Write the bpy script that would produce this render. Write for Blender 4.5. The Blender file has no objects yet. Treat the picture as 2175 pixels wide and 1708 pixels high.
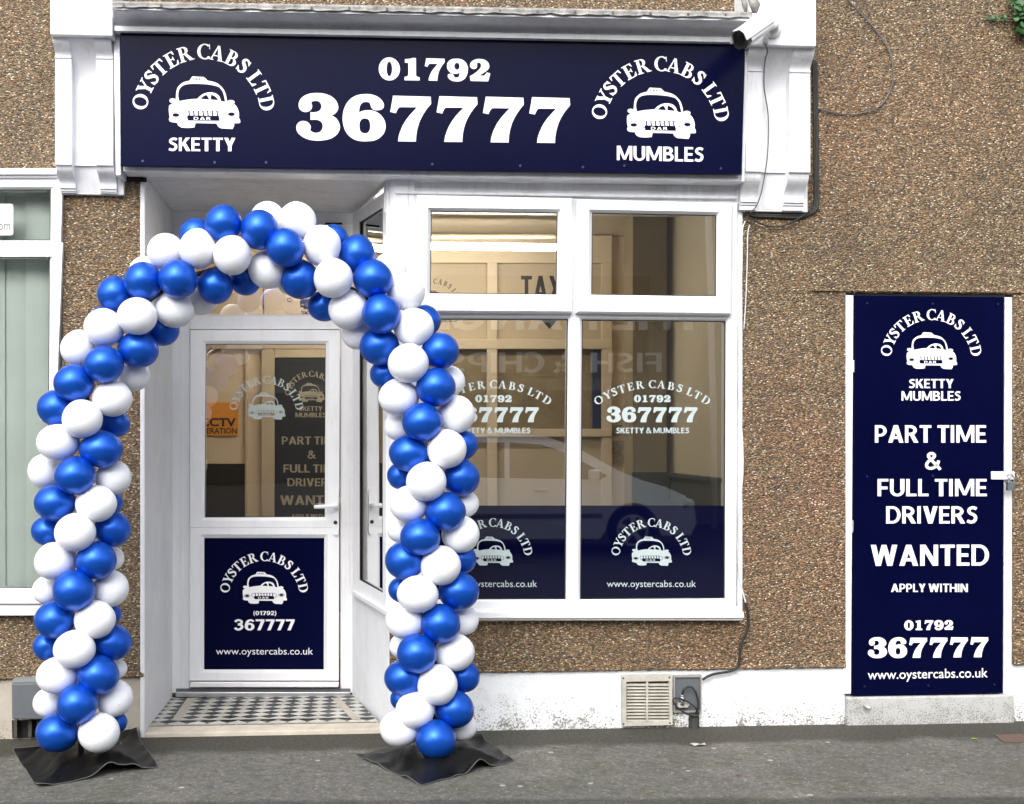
import bpy, math, random
from mathutils import Vector, Matrix, geometry
random.seed(7)
S = bpy.context.scene
COL = S.collection
# ---------------------------------------------------------------- camera
# photo geometry in a 2175 x 1708 frame: focal 2590, horizon at 935, square-on vanishing point at 765
FL, CX, CY, VPX = 2590.0, 957.0, 935.0, 765.0
TH = math.atan((CX-VPX)/FL)
CAM = Vector((0, -5.9, 1.415))
FW = Vector((math.sin(TH), math.cos(TH), 0)); RT = Vector((math.cos(TH), -math.sin(TH), 0)); UP = Vector((0, 0, 1))
cd = bpy.data.cameras.new('camera'); cam = bpy.data.objects.new('camera', cd); COL.objects.link(cam)
cam.location = CAM; cam.rotation_euler = (math.radians(90), 0, -TH)
cd.sensor_fit = 'HORIZONTAL'; cd.sensor_width = 36; cd.lens = FL/2175*36
cd.shift_x = (1087.5-CX)/2175; cd.shift_y = (CY-854)/2175
cd.clip_start = .05; cd.clip_end = 500
S.camera = cam
# ---------------------------------------------------------------- light
SUN_EL, SUN_ROT = math.radians(40), math.radians(200)
w = bpy.data.worlds.new('World'); S.world = w; w.use_nodes = True
nt = w.node_tree; nt.nodes.clear()
sky = nt.nodes.new('ShaderNodeTexSky'); sky.sky_type = 'NISHITA'; sky.sun_disc = False
sky.sun_elevation = SUN_EL; sky.sun_rotation = SUN_ROT; sky.air_density = 1.0; sky.dust_density = 4.0; sky.ozone_density = 1.5
hs = nt.nodes.new('ShaderNodeHueSaturation'); hs.inputs['Saturation'].default_value = .30   # overcast: grey sky
bg = nt.nodes.new('ShaderNodeBackground'); bg.inputs['Strength'].default_value = .15
wo = nt.nodes.new('ShaderNodeOutputWorld')
nt.links.new(sky.outputs[0], hs.inputs['Color']); nt.links.new(hs.outputs[0], bg.inputs[0]); nt.links.new(bg.outputs[0], wo.inputs[0])
ld = bpy.data.lights.new('sun', 'SUN'); ld.energy = .8; ld.angle = math.radians(75); ld.color = (1, .985, .965)
sun = bpy.data.objects.new('sun', ld); COL.objects.link(sun)
# direction towards the sun: in front of the facade (-y), a little to the left
sd = Vector((math.cos(SUN_EL)*math.sin(SUN_ROT), math.cos(SUN_EL)*math.cos(SUN_ROT), math.sin(SUN_EL)))
sun.rotation_euler = sd.to_track_quat('Z', 'Y').to_euler(); sun.location = (0, -8, 9)
S.view_settings.view_transform = 'Standard'; S.view_settings.look = 'None'; S.view_settings.gamma = 1
S.view_settings.use_curve_mapping = False; S.view_settings.exposure = 1.2
S.render.engine = 'CYCLES'
try:
    S.cycles.max_bounces = 10; S.cycles.transparent_max_bounces = 16; S.cycles.use_denoising = True
except Exception: pass

# ---------------------------------------------------------------- measuring helpers
def ray(u, v): return FW*FL + RT*(u-CX) + UP*(CY-v)
def V(u, v, y=0.0):
    d = ray(u, v); return CAM + d*((y-CAM.y)/d.y)
def VP(u, v, p, n):
    d = ray(u, v); return CAM + d*((p-CAM).dot(n)/d.dot(n))
def G(u, v, z=0.0):
    d = ray(u, v); return CAM + d*((z-CAM.z)/d.z)

# ---------------------------------------------------------------- materials
MATS = {}
def ramp(nt, pts, interp='LINEAR'):
    r = nt.nodes.new('ShaderNodeValToRGB'); e = r.color_ramp; e.interpolation = interp
    while len(e.elements) < len(pts): e.elements.new(.5)
    for k, (p, c) in enumerate(pts):
        e.elements[k].position = p; e.elements[k].color = (c[0], c[1], c[2], 1)
    return r
def mat(name, col, rough=.5, metal=0.0, spec=.5, var=0.0, vs=6.0, bump=0.0, bs=60.0, coat=0.0, emit=None, es=0.0, trans=0.0):
    if name in MATS: return MATS[name]
    m = bpy.data.materials.new(name); m.use_nodes = True; nt = m.node_tree
    b = nt.nodes['Principled BSDF']
    b.inputs['Base Color'].default_value = (*col, 1); b.inputs['Roughness'].default_value = rough
    b.inputs['Metallic'].default_value = metal; b.inputs['Specular IOR Level'].default_value = spec
    b.inputs['Coat Weight'].default_value = coat; b.inputs['Coat Roughness'].default_value = .15
    if emit: b.inputs['Emission Color'].default_value = (*emit, 1); b.inputs['Emission Strength'].default_value = es
    tc = nt.nodes.new('ShaderNodeTexCoord')
    if var:
        n = nt.nodes.new('ShaderNodeTexNoise'); n.inputs['Scale'].default_value = vs; n.inputs['Detail'].default_value = 6; n.inputs['Roughness'].default_value = .65
        nt.links.new(tc.outputs['Object'], n.inputs['Vector'])
        r = ramp(nt, [(.3, [c*(1-var) for c in col]), (.7, [min(1, c*(1+var*.6)) for c in col])])
        nt.links.new(n.outputs['Fac'], r.inputs[0]); nt.links.new(r.outputs[0], b.inputs['Base Color'])
        mr = nt.nodes.new('ShaderNodeMapRange'); mr.inputs['To Min'].default_value = max(.02, rough-.1); mr.inputs['To Max'].default_value = min(1, rough+.1)
        nt.links.new(n.outputs['Fac'], mr.inputs[0]); nt.links.new(mr.outputs[0], b.inputs['Roughness'])
    if bump:
        n2 = nt.nodes.new('ShaderNodeTexNoise'); n2.inputs['Scale'].default_value = bs; n2.inputs['Detail'].default_value = 4
        nt.links.new(tc.outputs['Object'], n2.inputs['Vector'])
        bp = nt.nodes.new('ShaderNodeBump'); bp.inputs['Strength'].default_value = 1; bp.inputs['Distance'].default_value = bump
        nt.links.new(n2.outputs['Fac'], bp.inputs['Height']); nt.links.new(bp.outputs[0], b.inputs['Normal'])
    MATS[name] = m; return m

def grime(m, amt=.8, sc=(5, 5, 1.2)):
    nt = m.node_tree; b = nt.nodes['Principled BSDF']; l = b.inputs['Base Color'].links[0].from_socket
    tc = nt.nodes.new('ShaderNodeTexCoord').outputs['Object']
    f = mr(nt, noise(nt, tc, 3.0, 7, .7, sc), .50, .72, 0, amt)
    nt.links.new(mx(nt, l, (.74, .73, .69), f, 'MULTIPLY'), b.inputs['Base Color'])
def mx(nt, a, b, fac, mode='MIX'):
    m = nt.nodes.new('ShaderNodeMix'); m.data_type = 'RGBA'; m.blend_type = mode
    for s, v in ((6, a), (7, b), (0, fac)):
        if hasattr(v, 'links'): nt.links.new(v, m.inputs[s])
        elif s == 0: m.inputs[0].default_value = v
        else: m.inputs[s].default_value = (*v, 1)
    return m.outputs[2]
def noise(nt, tc, scale, detail=5, rough=.6, sc=None):
    n = nt.nodes.new('ShaderNodeTexNoise'); n.inputs['Scale'].default_value = scale; n.inputs['Detail'].default_value = detail; n.inputs['Roughness'].default_value = rough
    src = tc
    if sc:
        mp = nt.nodes.new('ShaderNodeMapping'); mp.inputs['Scale'].default_value = sc; nt.links.new(tc, mp.inputs[0]); src = mp.outputs[0]
    nt.links.new(src, n.inputs['Vector']); return n.outputs['Fac']
def mr(nt, x, a, b, c=0.0, d=1.0):
    m = nt.nodes.new('ShaderNodeMapRange'); m.inputs[1].default_value = a; m.inputs[2].default_value = b; m.inputs[3].default_value = c; m.inputs[4].default_value = d
    nt.links.new(x, m.inputs[0]); return m.outputs[0]
def math_(nt, op, a, b=None):
    m = nt.nodes.new('ShaderNodeMath'); m.operation = op
    for k, v in enumerate((a, b)):
        if v is None: continue
        if hasattr(v, 'links'): nt.links.new(v, m.inputs[k])
        else: m.inputs[k].default_value = v
    return m.outputs[0]

def pebbledash():
    m = bpy.data.materials.new('pebbledash'); m.use_nodes = True; nt = m.node_tree; b = nt.nodes['Principled BSDF']
    tc = nt.nodes.new('ShaderNodeTexCoord').outputs['Object']
    mp = nt.nodes.new('ShaderNodeMapping'); mp.inputs['Rotation'].default_value = (0, .25, 0); mp.inputs['Scale'].default_value = (.72, 1, 1.3); nt.links.new(tc, mp.inputs[0])
    vo = nt.nodes.new('ShaderNodeTexVoronoi'); vo.inputs['Scale'].default_value = 142; nt.links.new(mp.outputs[0], vo.inputs['Vector'])
    sep = nt.nodes.new('ShaderNodeSeparateColor'); nt.links.new(vo.outputs['Color'], sep.inputs[0])
    r = ramp(nt, [(0, (.070, .048, .024)), (.12, (.15, .105, .055)), (.26, (.26, .175, .085)), (.39, (.32, .155, .050)), (.50, (.40, .29, .155)), (.62, (.17, .125, .075)), (.72, (.48, .36, .20)), (.84, (.29, .23, .155)), (.94, (.80, .75, .62))], 'CONSTANT')
    nt.links.new(sep.outputs[0], r.inputs[0])
    gap = mr(nt, vo.outputs['Distance'], .35, .75)
    c1 = mx(nt, r.outputs[0], (.070, .052, .030), gap)
    big = noise(nt, tc, .9, 3, .5); c2 = mx(nt, c1, (1.12, 1.02, 1.0), mr(nt, big, .48, .7), 'MULTIPLY')
    big2 = noise(nt, tc, 2.3, 4, .6); c2 = mx(nt, c2, (.92, .855, .775), 1.0, 'MULTIPLY')
    c3 = mx(nt, c2, (.72, .74, .70), mr(nt, big2, .5, .72), 'MULTIPLY')
    # reddish bloom on the stones right of the window
    vd = nt.nodes.new('ShaderNodeVectorMath'); vd.operation = 'DISTANCE'; vd.inputs[1].default_value = (2.12, 0, 1.28); nt.links.new(tc, vd.inputs[0])
    red = math_(nt, 'MULTIPLY', mr(nt, vd.outputs['Value'], .75, .1), mr(nt, noise(nt, tc, 5, 4, .6), .35, .6))
    c3 = mx(nt, c3, (1.14, .94, .95), red, 'MULTIPLY')
    nt.links.new(c3, b.inputs['Base Color'])
    nt.links.new(mr(nt, sep.outputs[1], 0, 1, .18, .75), b.inputs['Roughness']); b.inputs['Specular IOR Level'].default_value = .7
    h = math_(nt, 'SUBTRACT', 1.0, vo.outputs['Distance'])
    h2 = math_(nt, 'ADD', h, math_(nt, 'MULTIPLY', sep.outputs[2], .8))
    bp = nt.nodes.new('ShaderNodeBump'); bp.inputs['Distance'].default_value = .006; nt.links.new(h2, bp.inputs['Height']); nt.links.new(bp.outputs[0], b.inputs['Normal'])
    return m
PEB = pebbledash()

def rough_plaster(name, base, stain, zlo, zhi):
    """painted render with dark algae pits growing in towards the pavement"""
    m = bpy.data.materials.new(name); m.use_nodes = True; nt = m.node_tree; b = nt.nodes['Principled BSDF']
    tc = nt.nodes.new('ShaderNodeTexCoord').outputs['Object']
    sp = nt.nodes.new('ShaderNodeSeparateXYZ'); nt.links.new(tc, sp.inputs[0])
    fine = noise(nt, tc, 130, 3, .6); med = noise(nt, tc, 12, 5, .6)
    hz = mr(nt, sp.outputs[2], zlo, zhi, .25, -.06)
    k = math_(nt, 'ADD', math_(nt, 'ADD', fine, hz), math_(nt, 'MULTIPLY', math_(nt, 'SUBTRACT', med, .5), .35))
    f = mr(nt, k, .70, .84)
    c = mx(nt, base, stain, f)
    c = mx(nt, c, (.86, .86, .83), mr(nt, med, .45, .75), 'MULTIPLY')
    nt.links.new(c, b.inputs['Base Color']); b.inputs['Roughness'].default_value = .75
    bp = nt.nodes.new('ShaderNodeBump'); bp.inputs['Distance'].default_value = .003; nt.links.new(fine, bp.inputs['Height']); nt.links.new(bp.outputs[0], b.inputs['Normal'])
    return m
PLINTH = rough_plaster('white_painted_render', (.78, .80, .82), (.22, .21, .18), .0, .30)
CONC = rough_plaster('bare_render', (.42, .38, .32), (.16, .15, .12), -.05, .2)
STEPC = rough_plaster('grey_painted_concrete', (.46, .46, .45), (.22, .22, .20), .0, .46)

def ramp_out(nt, x):
    r = ramp(nt, [(0, (.70, .70, .70)), (.35, (.88, .87, .86)), (.85, (1.0, 1.0, 1.0)), (.97, (1.5, 1.46, 1.4))]); nt.links.new(x, r.inputs[0]); return r.outputs[0]
def asphalt():
    m = bpy.data.materials.new('asphalt'); m.use_nodes = True; nt = m.node_tree; b = nt.nodes['Principled BSDF']
    tc = nt.nodes.new('ShaderNodeTexCoord').outputs['Object']
    sp = nt.nodes.new('ShaderNodeSeparateXYZ'); nt.links.new(tc, sp.inputs[0])
    fine = noise(nt, tc, 260, 3, .7); med = noise(nt, tc, 22, 6, .7); big = noise(nt, tc, 1.6, 5, .6)
    c = mx(nt, (.10, .097, .088), (.215, .207, .19), mr(nt, fine, .35, .65))
    vg = nt.nodes.new('ShaderNodeTexVoronoi'); vg.inputs['Scale'].default_value = 95; nt.links.new(tc, vg.inputs['Vector'])
    sg = nt.nodes.new('ShaderNodeSeparateColor'); nt.links.new(vg.outputs['Color'], sg.inputs[0])
    c = mx(nt, c, ramp_out(nt, sg.outputs[0]), 1.0, 'MULTIPLY')
    c = mx(nt, c, (.66, .67, .64), mr(nt, med, .47, .62), 'MULTIPLY')
    c = mx(nt, c, (.80, .84, .72), mr(nt, noise(nt, tc, 2.7, 6, .7), .47, .62), 'MULTIPLY')
    c = mx(nt, c, (.04, .038, .033), math_(nt, 'MULTIPLY', mr(nt, noise(nt, tc, 170, 2, .5), .60, .68), .8))
    c = mx(nt, c, (1.35, 1.33, 1.28), mr(nt, big, .5, .66), 'MULTIPLY')
    # chewing gum and grit
    vo = nt.nodes.new('ShaderNodeTexVoronoi'); vo.inputs['Scale'].default_value = 5; nt.links.new(tc, vo.inputs['Vector'])
    c = mx(nt, c, (.42, .41, .38), mr(nt, vo.outputs['Distance'], .075, .055))
    v2 = nt.nodes.new('ShaderNodeTexVoronoi'); v2.inputs['Scale'].default_value = 28; nt.links.new(tc, v2.inputs['Vector'])
    s2 = nt.nodes.new('ShaderNodeSeparateColor'); nt.links.new(v2.outputs['Color'], s2.inputs[0])
    gr = math_(nt, 'MULTIPLY', mr(nt, v2.outputs['Distance'], .12, .09), math_(nt, 'GREATER_THAN', s2.outputs[0], .82))
    c = mx(nt, c, (.5, .48, .44), gr)
    # damp mossy strip along the foot of the wall (grows there; ragged edge)
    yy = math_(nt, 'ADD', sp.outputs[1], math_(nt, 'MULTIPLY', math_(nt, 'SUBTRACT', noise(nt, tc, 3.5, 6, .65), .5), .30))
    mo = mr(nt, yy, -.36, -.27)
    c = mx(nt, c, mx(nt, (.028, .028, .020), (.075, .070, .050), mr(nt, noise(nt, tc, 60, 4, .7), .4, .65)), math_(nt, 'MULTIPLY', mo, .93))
    # older dark tarmac beyond a trench line
    pa = math_(nt, 'ADD', math_(nt, 'ADD', sp.outputs[1], math_(nt, 'MULTIPLY', sp.outputs[0], .055)), math_(nt, 'MULTIPLY', math_(nt, 'SUBTRACT', noise(nt, tc, 8, 3, .5), .5), .05))
    c = mx(nt, c, (.52, .52, .51), mr(nt, pa, -1.08, -1.12), 'MULTIPLY')
    nt.links.new(c, b.inputs['Base Color']); b.inputs['Roughness'].default_value = .85
    bp = nt.nodes.new('ShaderNodeBump'); bp.inputs['Distance'].default_value = .006; nt.links.new(fine, bp.inputs['Height']); nt.links.new(bp.outputs[0], b.inputs['Normal'])
    return m
ASPH = asphalt()

def tiles():
    m = bpy.data.materials.new('checker_tiles'); m.use_nodes = True; nt = m.node_tree; b = nt.nodes['Principled BSDF']
    tc = nt.nodes.new('ShaderNodeTexCoord').outputs['Object']
    mp = nt.nodes.new('ShaderNodeMapping'); mp.inputs['Rotation'].default_value = (0, 0, math.radians(45)); nt.links.new(tc, mp.inputs[0])
    mp.inputs['Location'].default_value = (.01, .013, .37)
    ck = nt.nodes.new('ShaderNodeTexChecker'); ck.inputs['Scale'].default_value = 14.5; nt.links.new(mp.outputs[0], ck.inputs[0])
    md = noise(nt, tc, 9, 4, .6)
    lt = mx(nt, (.40, .39, .35), (.58, .57, .52), mr(nt, md, .35, .65)); dk = mx(nt, (.012, .015, .017), (.035, .04, .042), mr(nt, md, .35, .65))
    nt.links.new(mx(nt, lt, dk, ck.outputs['Fac']), b.inputs['Base Color']); b.inputs['Roughness'].default_value = .45
    return m
TILE = tiles()

def glass(name, tint=(1, 1, 1), refl=1.0):
    m = bpy.data.materials.new(name); m.use_nodes = True; nt = m.node_tree; nt.nodes.clear()
    o = nt.nodes.new('ShaderNodeOutputMaterial'); t = nt.nodes.new('ShaderNodeBsdfTransparent'); t.inputs[0].default_value = (*tint, 1)
    g = nt.nodes.new('ShaderNodeBsdfGlossy'); g.inputs['Roughness'].default_value = .0
    f = nt.nodes.new('ShaderNodeFresnel'); f.inputs[0].default_value = 1.5
    k = math_(nt, 'MULTIPLY', f.outputs[0], refl)
    x = nt.nodes.new('ShaderNodeMixShader'); nt.links.new(k, x.inputs[0]); nt.links.new(t.outputs[0], x.inputs[1]); nt.links.new(g.outputs[0], x.inputs[2])
    # old float glass is never quite flat
    tc = nt.nodes.new('ShaderNodeTexCoord').outputs['Object']
    bp = nt.nodes.new('ShaderNodeBump'); bp.inputs['Distance'].default_value = .00035; nt.links.new(noise(nt, tc, 1.6, 1, .4), bp.inputs['Height']); nt.links.new(bp.outputs[0], g.inputs['Normal'])
    nt.links.new(x.outputs[0], o.inputs[0]); return m
GLASS = glass('window_glass', (.96, .97, .96), 4.6)
GLASS2 = glass('side_glass', (.96, .97, .96), 1.1)

UPVC = mat('white_upvc', (.80, .81, .83), .32, spec=.5, var=.04, vs=3)
PAINT = mat('white_gloss_paint', (.78, .79, .82), .38, var=.07, vs=5, bump=.0006, bs=25)
REVEAL = mat('white_painted_plaster', (.74, .75, .78), .6, var=.08, vs=4, bump=.0012, bs=60)
SOFF = mat('soffit_boards', (.66, .66, .67), .5, var=.05, vs=3)
NAVY = mat('navy_sign_sheet', (.0012, .0019, .022), .24, spec=.06, var=.25, vs=1.5, bump=.0004, bs=6)
NAVYV = mat('navy_vinyl', (.0012, .0016, .016), .02, spec=.9)
WHITE = mat('white_vinyl', (.92, .92, .92), .5)
FROST = mat('frosted_vinyl', (.42, .49, .49), .5)
FROST2 = mat('faint_frosted_vinyl', (.33, .37, .36), .6)
BEIGEV = mat('beige_lettering', (.46, .40, .30), .6)
BLACK = mat('black_plastic', (.012, .012, .012), .4)
RUBBER = mat('black_rubber_gasket', (.01, .01, .01), .6)
CABLE = mat('black_cable', (.018, .018, .016), .6)
GCABLE = mat('grey_cable', (.10, .10, .10), .6)
WCABLE = mat('white_cable', (.62, .62, .62), .5)
TAN = mat('tan_wall', (.74, .60, .44), .7, var=.06, vs=2)
TANW = mat('tan_woodwork', (.60, .49, .35), .45, var=.05, vs=3)
TAND = mat('tan_panel', (.48, .385, .27), .6, var=.08, vs=4)
COLM = mat('column_painted_shade', (.26, .21, .13), .7, var=.1, vs=3)  # shadow side of the column put into its base colour
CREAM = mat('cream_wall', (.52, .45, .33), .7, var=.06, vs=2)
DADO = mat('dark_dado', (.045, .055, .05), .5, var=.2)
CEIL = mat('ceiling_paint', (.55, .47, .36), .8)
LETK = mat('black_lettering', (.012, .014, .02), .5)
LEAD = mat('weathered_lead', (.30, .29, .275), .6, metal=.1, var=.6, vs=22, bump=.008, bs=26)
MAT_ = mat('black_sheet', (.0045, .0048, .005), .42, spec=.22, var=.3, vs=7, bump=.0015, bs=30)
HEM = mat('sheet_edge', (.10, .105, .10), .7)
GREY = mat('grey_box_plastic', (.105, .115, .125), .55, var=.12, vs=9)
VENTM = mat('dirty_ivory_plastic', (.47, .45, .39), .6, var=.25, vs=12)
STEEL = mat('galvanised_steel', (.45, .46, .47), .35, metal=.8)
STONE = mat('step_stone', (.50, .45, .37), .7, var=.22, vs=7, bump=.002, bs=50)

# ---------------------------------------------------------------- mesh builder
for m_g in (PAINT, SOFF): grime(m_g)
grime(REVEAL, .3, (3, 3, 2))
grime(UPVC, .35)
class MB:
    def __init__(s): s.v = []; s.f = []
    def add(s, vs, fs):
        o = len(s.v); s.v += [tuple(p) for p in vs]; s.f += [tuple(i+o for i in f) for f in fs]; return s
    def quad(s, a, b, c, d): return s.add([a, b, c, d], [(0, 1, 2, 3)])
    def box(s, x0, y0, z0, x1, y1, z1):
        return s.add([(x0,y0,z0),(x1,y0,z0),(x1,y1,z0),(x0,y1,z0),(x0,y0,z1),(x1,y0,z1),(x1,y1,z1),(x0,y1,z1)],
                     [(0,1,5,4),(1,2,6,5),(2,3,7,6),(3,0,4,7),(4,5,6,7),(3,2,1,0)])
    def slab(s, q, yf, yb):      # q: px quad tl,tr,br,bl seen at depth yf, going straight back to yb
        p = [V(u, v, yf) for u, v in q]; b = [Vector((a.x, yb, a.z)) for a in p]
        return s.add(p+b, [(0,3,2,1),(0,1,5,4),(1,2,6,5),(2,3,7,6),(3,0,4,7),(4,5,6,7)])
    def rect(s, u0, v0, u1, v1, yf, yb): return s.slab([(u0,v0),(u1,v0),(u1,v1),(u0,v1)], yf, yb)
    def loops(s, ls, closed=True, cap=False):
        n = len(ls[0]); o = len(s.v)
        for l in ls: s.v += [tuple(p) for p in l]
        for k in range(len(ls)-1):
            for i in range(n if closed else n-1):
                j = (i+1) % n; s.f.append((o+k*n+i, o+k*n+j, o+(k+1)*n+j, o+(k+1)*n+i))
        if cap:
            s.f.append(tuple(o+i for i in range(n))[::-1]); s.f.append(tuple(o+(len(ls)-1)*n+i for i in range(n)))
        return s
    def tube(s, pts, r, n=8, cap=True):
        pts = [Vector(p) for p in pts]; ls = []; prev = None
        for i, p in enumerate(pts):
            t = (pts[min(i+1, len(pts)-1)] - pts[max(i-1, 0)]).normalized()
            a = Vector((0, 1, 0)) if abs(t.y) < .9 else Vector((1, 0, 0))
            if prev is not None: a = prev
            n1 = (a - t*a.dot(t)).normalized(); n2 = t.cross(n1); prev = n1
            rr = r[i] if isinstance(r, (list, tuple)) else r
            ls.append([p + n1*(math.cos(2*math.pi*k/n)*rr) + n2*(math.sin(2*math.pi*k/n)*rr) for k in range(n)])
        return s.loops(ls, True, cap)
    def build(s, name, m, parent=None, smooth=False):
        me = bpy.data.meshes.new(name); me.from_pydata(s.v, [], s.f); me.update()
        if m: me.materials.append(m)
        if smooth: me.shade_smooth()
        ob = bpy.data.objects.new(name, me); COL.objects.link(ob)
        if parent:
            ob.parent = parent; root = parent; t = Vector((0, 0, 0))
            while root: t += root.location; root = root.parent
            ob.matrix_parent_inverse = Matrix.Translation(-WL[parent.name])
        WL[ob.name] = Vector((0, 0, 0))
        return ob
WL = {}
def thing(name, label, cat, loc=(0, 0, 0), group=None, kind=None):
    o = bpy.data.objects.new(name, None); COL.objects.link(o); o.location = loc; o.empty_display_size = .1
    WL[o.name] = Vector(loc)
    o['label'] = label; o['category'] = cat
    if group: o['group'] = group
    if kind: o['kind'] = kind
    return o
def tag(o, label, cat, group=None, kind=None):
    o['label'] = label; o['category'] = cat
    if group: o['group'] = group
    if kind: o['kind'] = kind
    return o
def bevel(o, w=.004, seg=2):
    m = o.modifiers.new('bevel', 'BEVEL'); m.width = w; m.segments = seg; m.limit_method = 'ANGLE'; m.angle_limit = math.radians(40); return o
def expand(q, d):
    (a, b), (c, e), (f, g), (h, i) = q
    return [(a-d, b-d), (c+d, e-d), (f+d, g+d), (h-d, i+d)]
def ring(mb, outer, inner, yf, yi, bev=8, yb=.06, ob=0):
    P = lambda q, y: [V(u, v, y) for u, v in q]
    L1 = P(expand(outer, -ob), yf); Lo = P(outer, yf+.012) if ob else L1
    L0 = [Vector((p.x, yb, p.z)) for p in Lo]; L2 = P(expand(inner, bev), yf); L3 = P(inner, yi); L4 = [Vector((p.x, yb, p.z)) for p in L3]
    ls = [L0] + ([Lo] if ob else []) + [L1, L2, L3, L4]
    return mb.loops(ls, True)

# ---------------------------------------------------------------- lettering
def cr(pts, n=5):
    out = []; N = len(pts)
    for i in range(N):
        p1 = pts[i]; p2 = pts[(i+1) % N]; k1 = len(p1) > 2; k2 = len(p2) > 2
        if k1 and k2: out.append((p1[0], p1[1])); continue
        p0 = p1 if k1 else pts[i-1]; p3 = p2 if k2 else pts[(i+2) % N]
        for j in range(n):
            t = j/n; t2 = t*t; t3 = t2*t
            out.append(tuple(.5*(2*p1[d]+(p2[d]-p0[d])*t+(2*p0[d]-5*p1[d]+4*p2[d]-p3[d])*t2+(3*p1[d]-p0[d]-3*p2[d]+p3[d])*t3) for d in (0, 1)))
    return out
def R(a, b, c, d): return [[(a, b), (c, b), (c, d), (a, d)]]
def P(*p): return [list(p)]
def E(cx, cy, rx, ry, tx, ty, a0=0, a1=360):
    n = max(8, int(abs(a1-a0)/9)); full = abs(a1-a0) >= 360
    o = [(cx+rx*math.cos(math.radians(a0+(a1-a0)*k/n)), cy+ry*math.sin(math.radians(a0+(a1-a0)*k/n))) for k in range(n+(0 if full else 1))]
    if tx is None: return [o]
    i = [(cx+(rx-tx)*math.cos(math.radians(a0+(a1-a0)*k/n)), cy+(ry-ty)*math.sin(math.radians(a0+(a1-a0)*k/n))) for k in range(n+(0 if full else 1))]
    return [o, i] if full else [o+i[::-1]]
def ST(pts, ws, n=5):
    if not isinstance(ws, (list, tuple)): ws = [ws]*len(pts)
    c = []; N = len(pts)
    for i in range(N-1):
        p0 = pts[max(i-1, 0)]; p1 = pts[i]; p2 = pts[i+1]; p3 = pts[min(i+2, N-1)]
        for j in range(n + (1 if i == N-2 else 0)):
            t = j/n; t2 = t*t; t3 = t2*t
            c.append(tuple(.5*(2*p1[d]+(p2[d]-p0[d])*t+(2*p0[d]-5*p1[d]+4*p2[d]-p3[d])*t2+(3*p1[d]-p0[d]-3*p2[d]+p3[d])*t3) for d in (0, 1)) + (ws[i]+(ws[i+1]-ws[i])*t,))
    l = []; r = []
    for i, (x, y, w_) in enumerate(c):
        a = c[max(i-1, 0)]; b = c[min(i+1, len(c)-1)]; dx, dy = b[0]-a[0], b[1]-a[1]; L = math.hypot(dx, dy) or 1
        l.append((x-dy/L*w_/2, y+dx/L*w_/2)); r.append((x+dy/L*w_/2, y-dx/L*w_/2))
    q = []
    for i in range(len(l)-1): q.append([l[i], l[i+1], r[i+1], r[i]])
    return ('strip', q)
s, h = .175, .145
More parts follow.
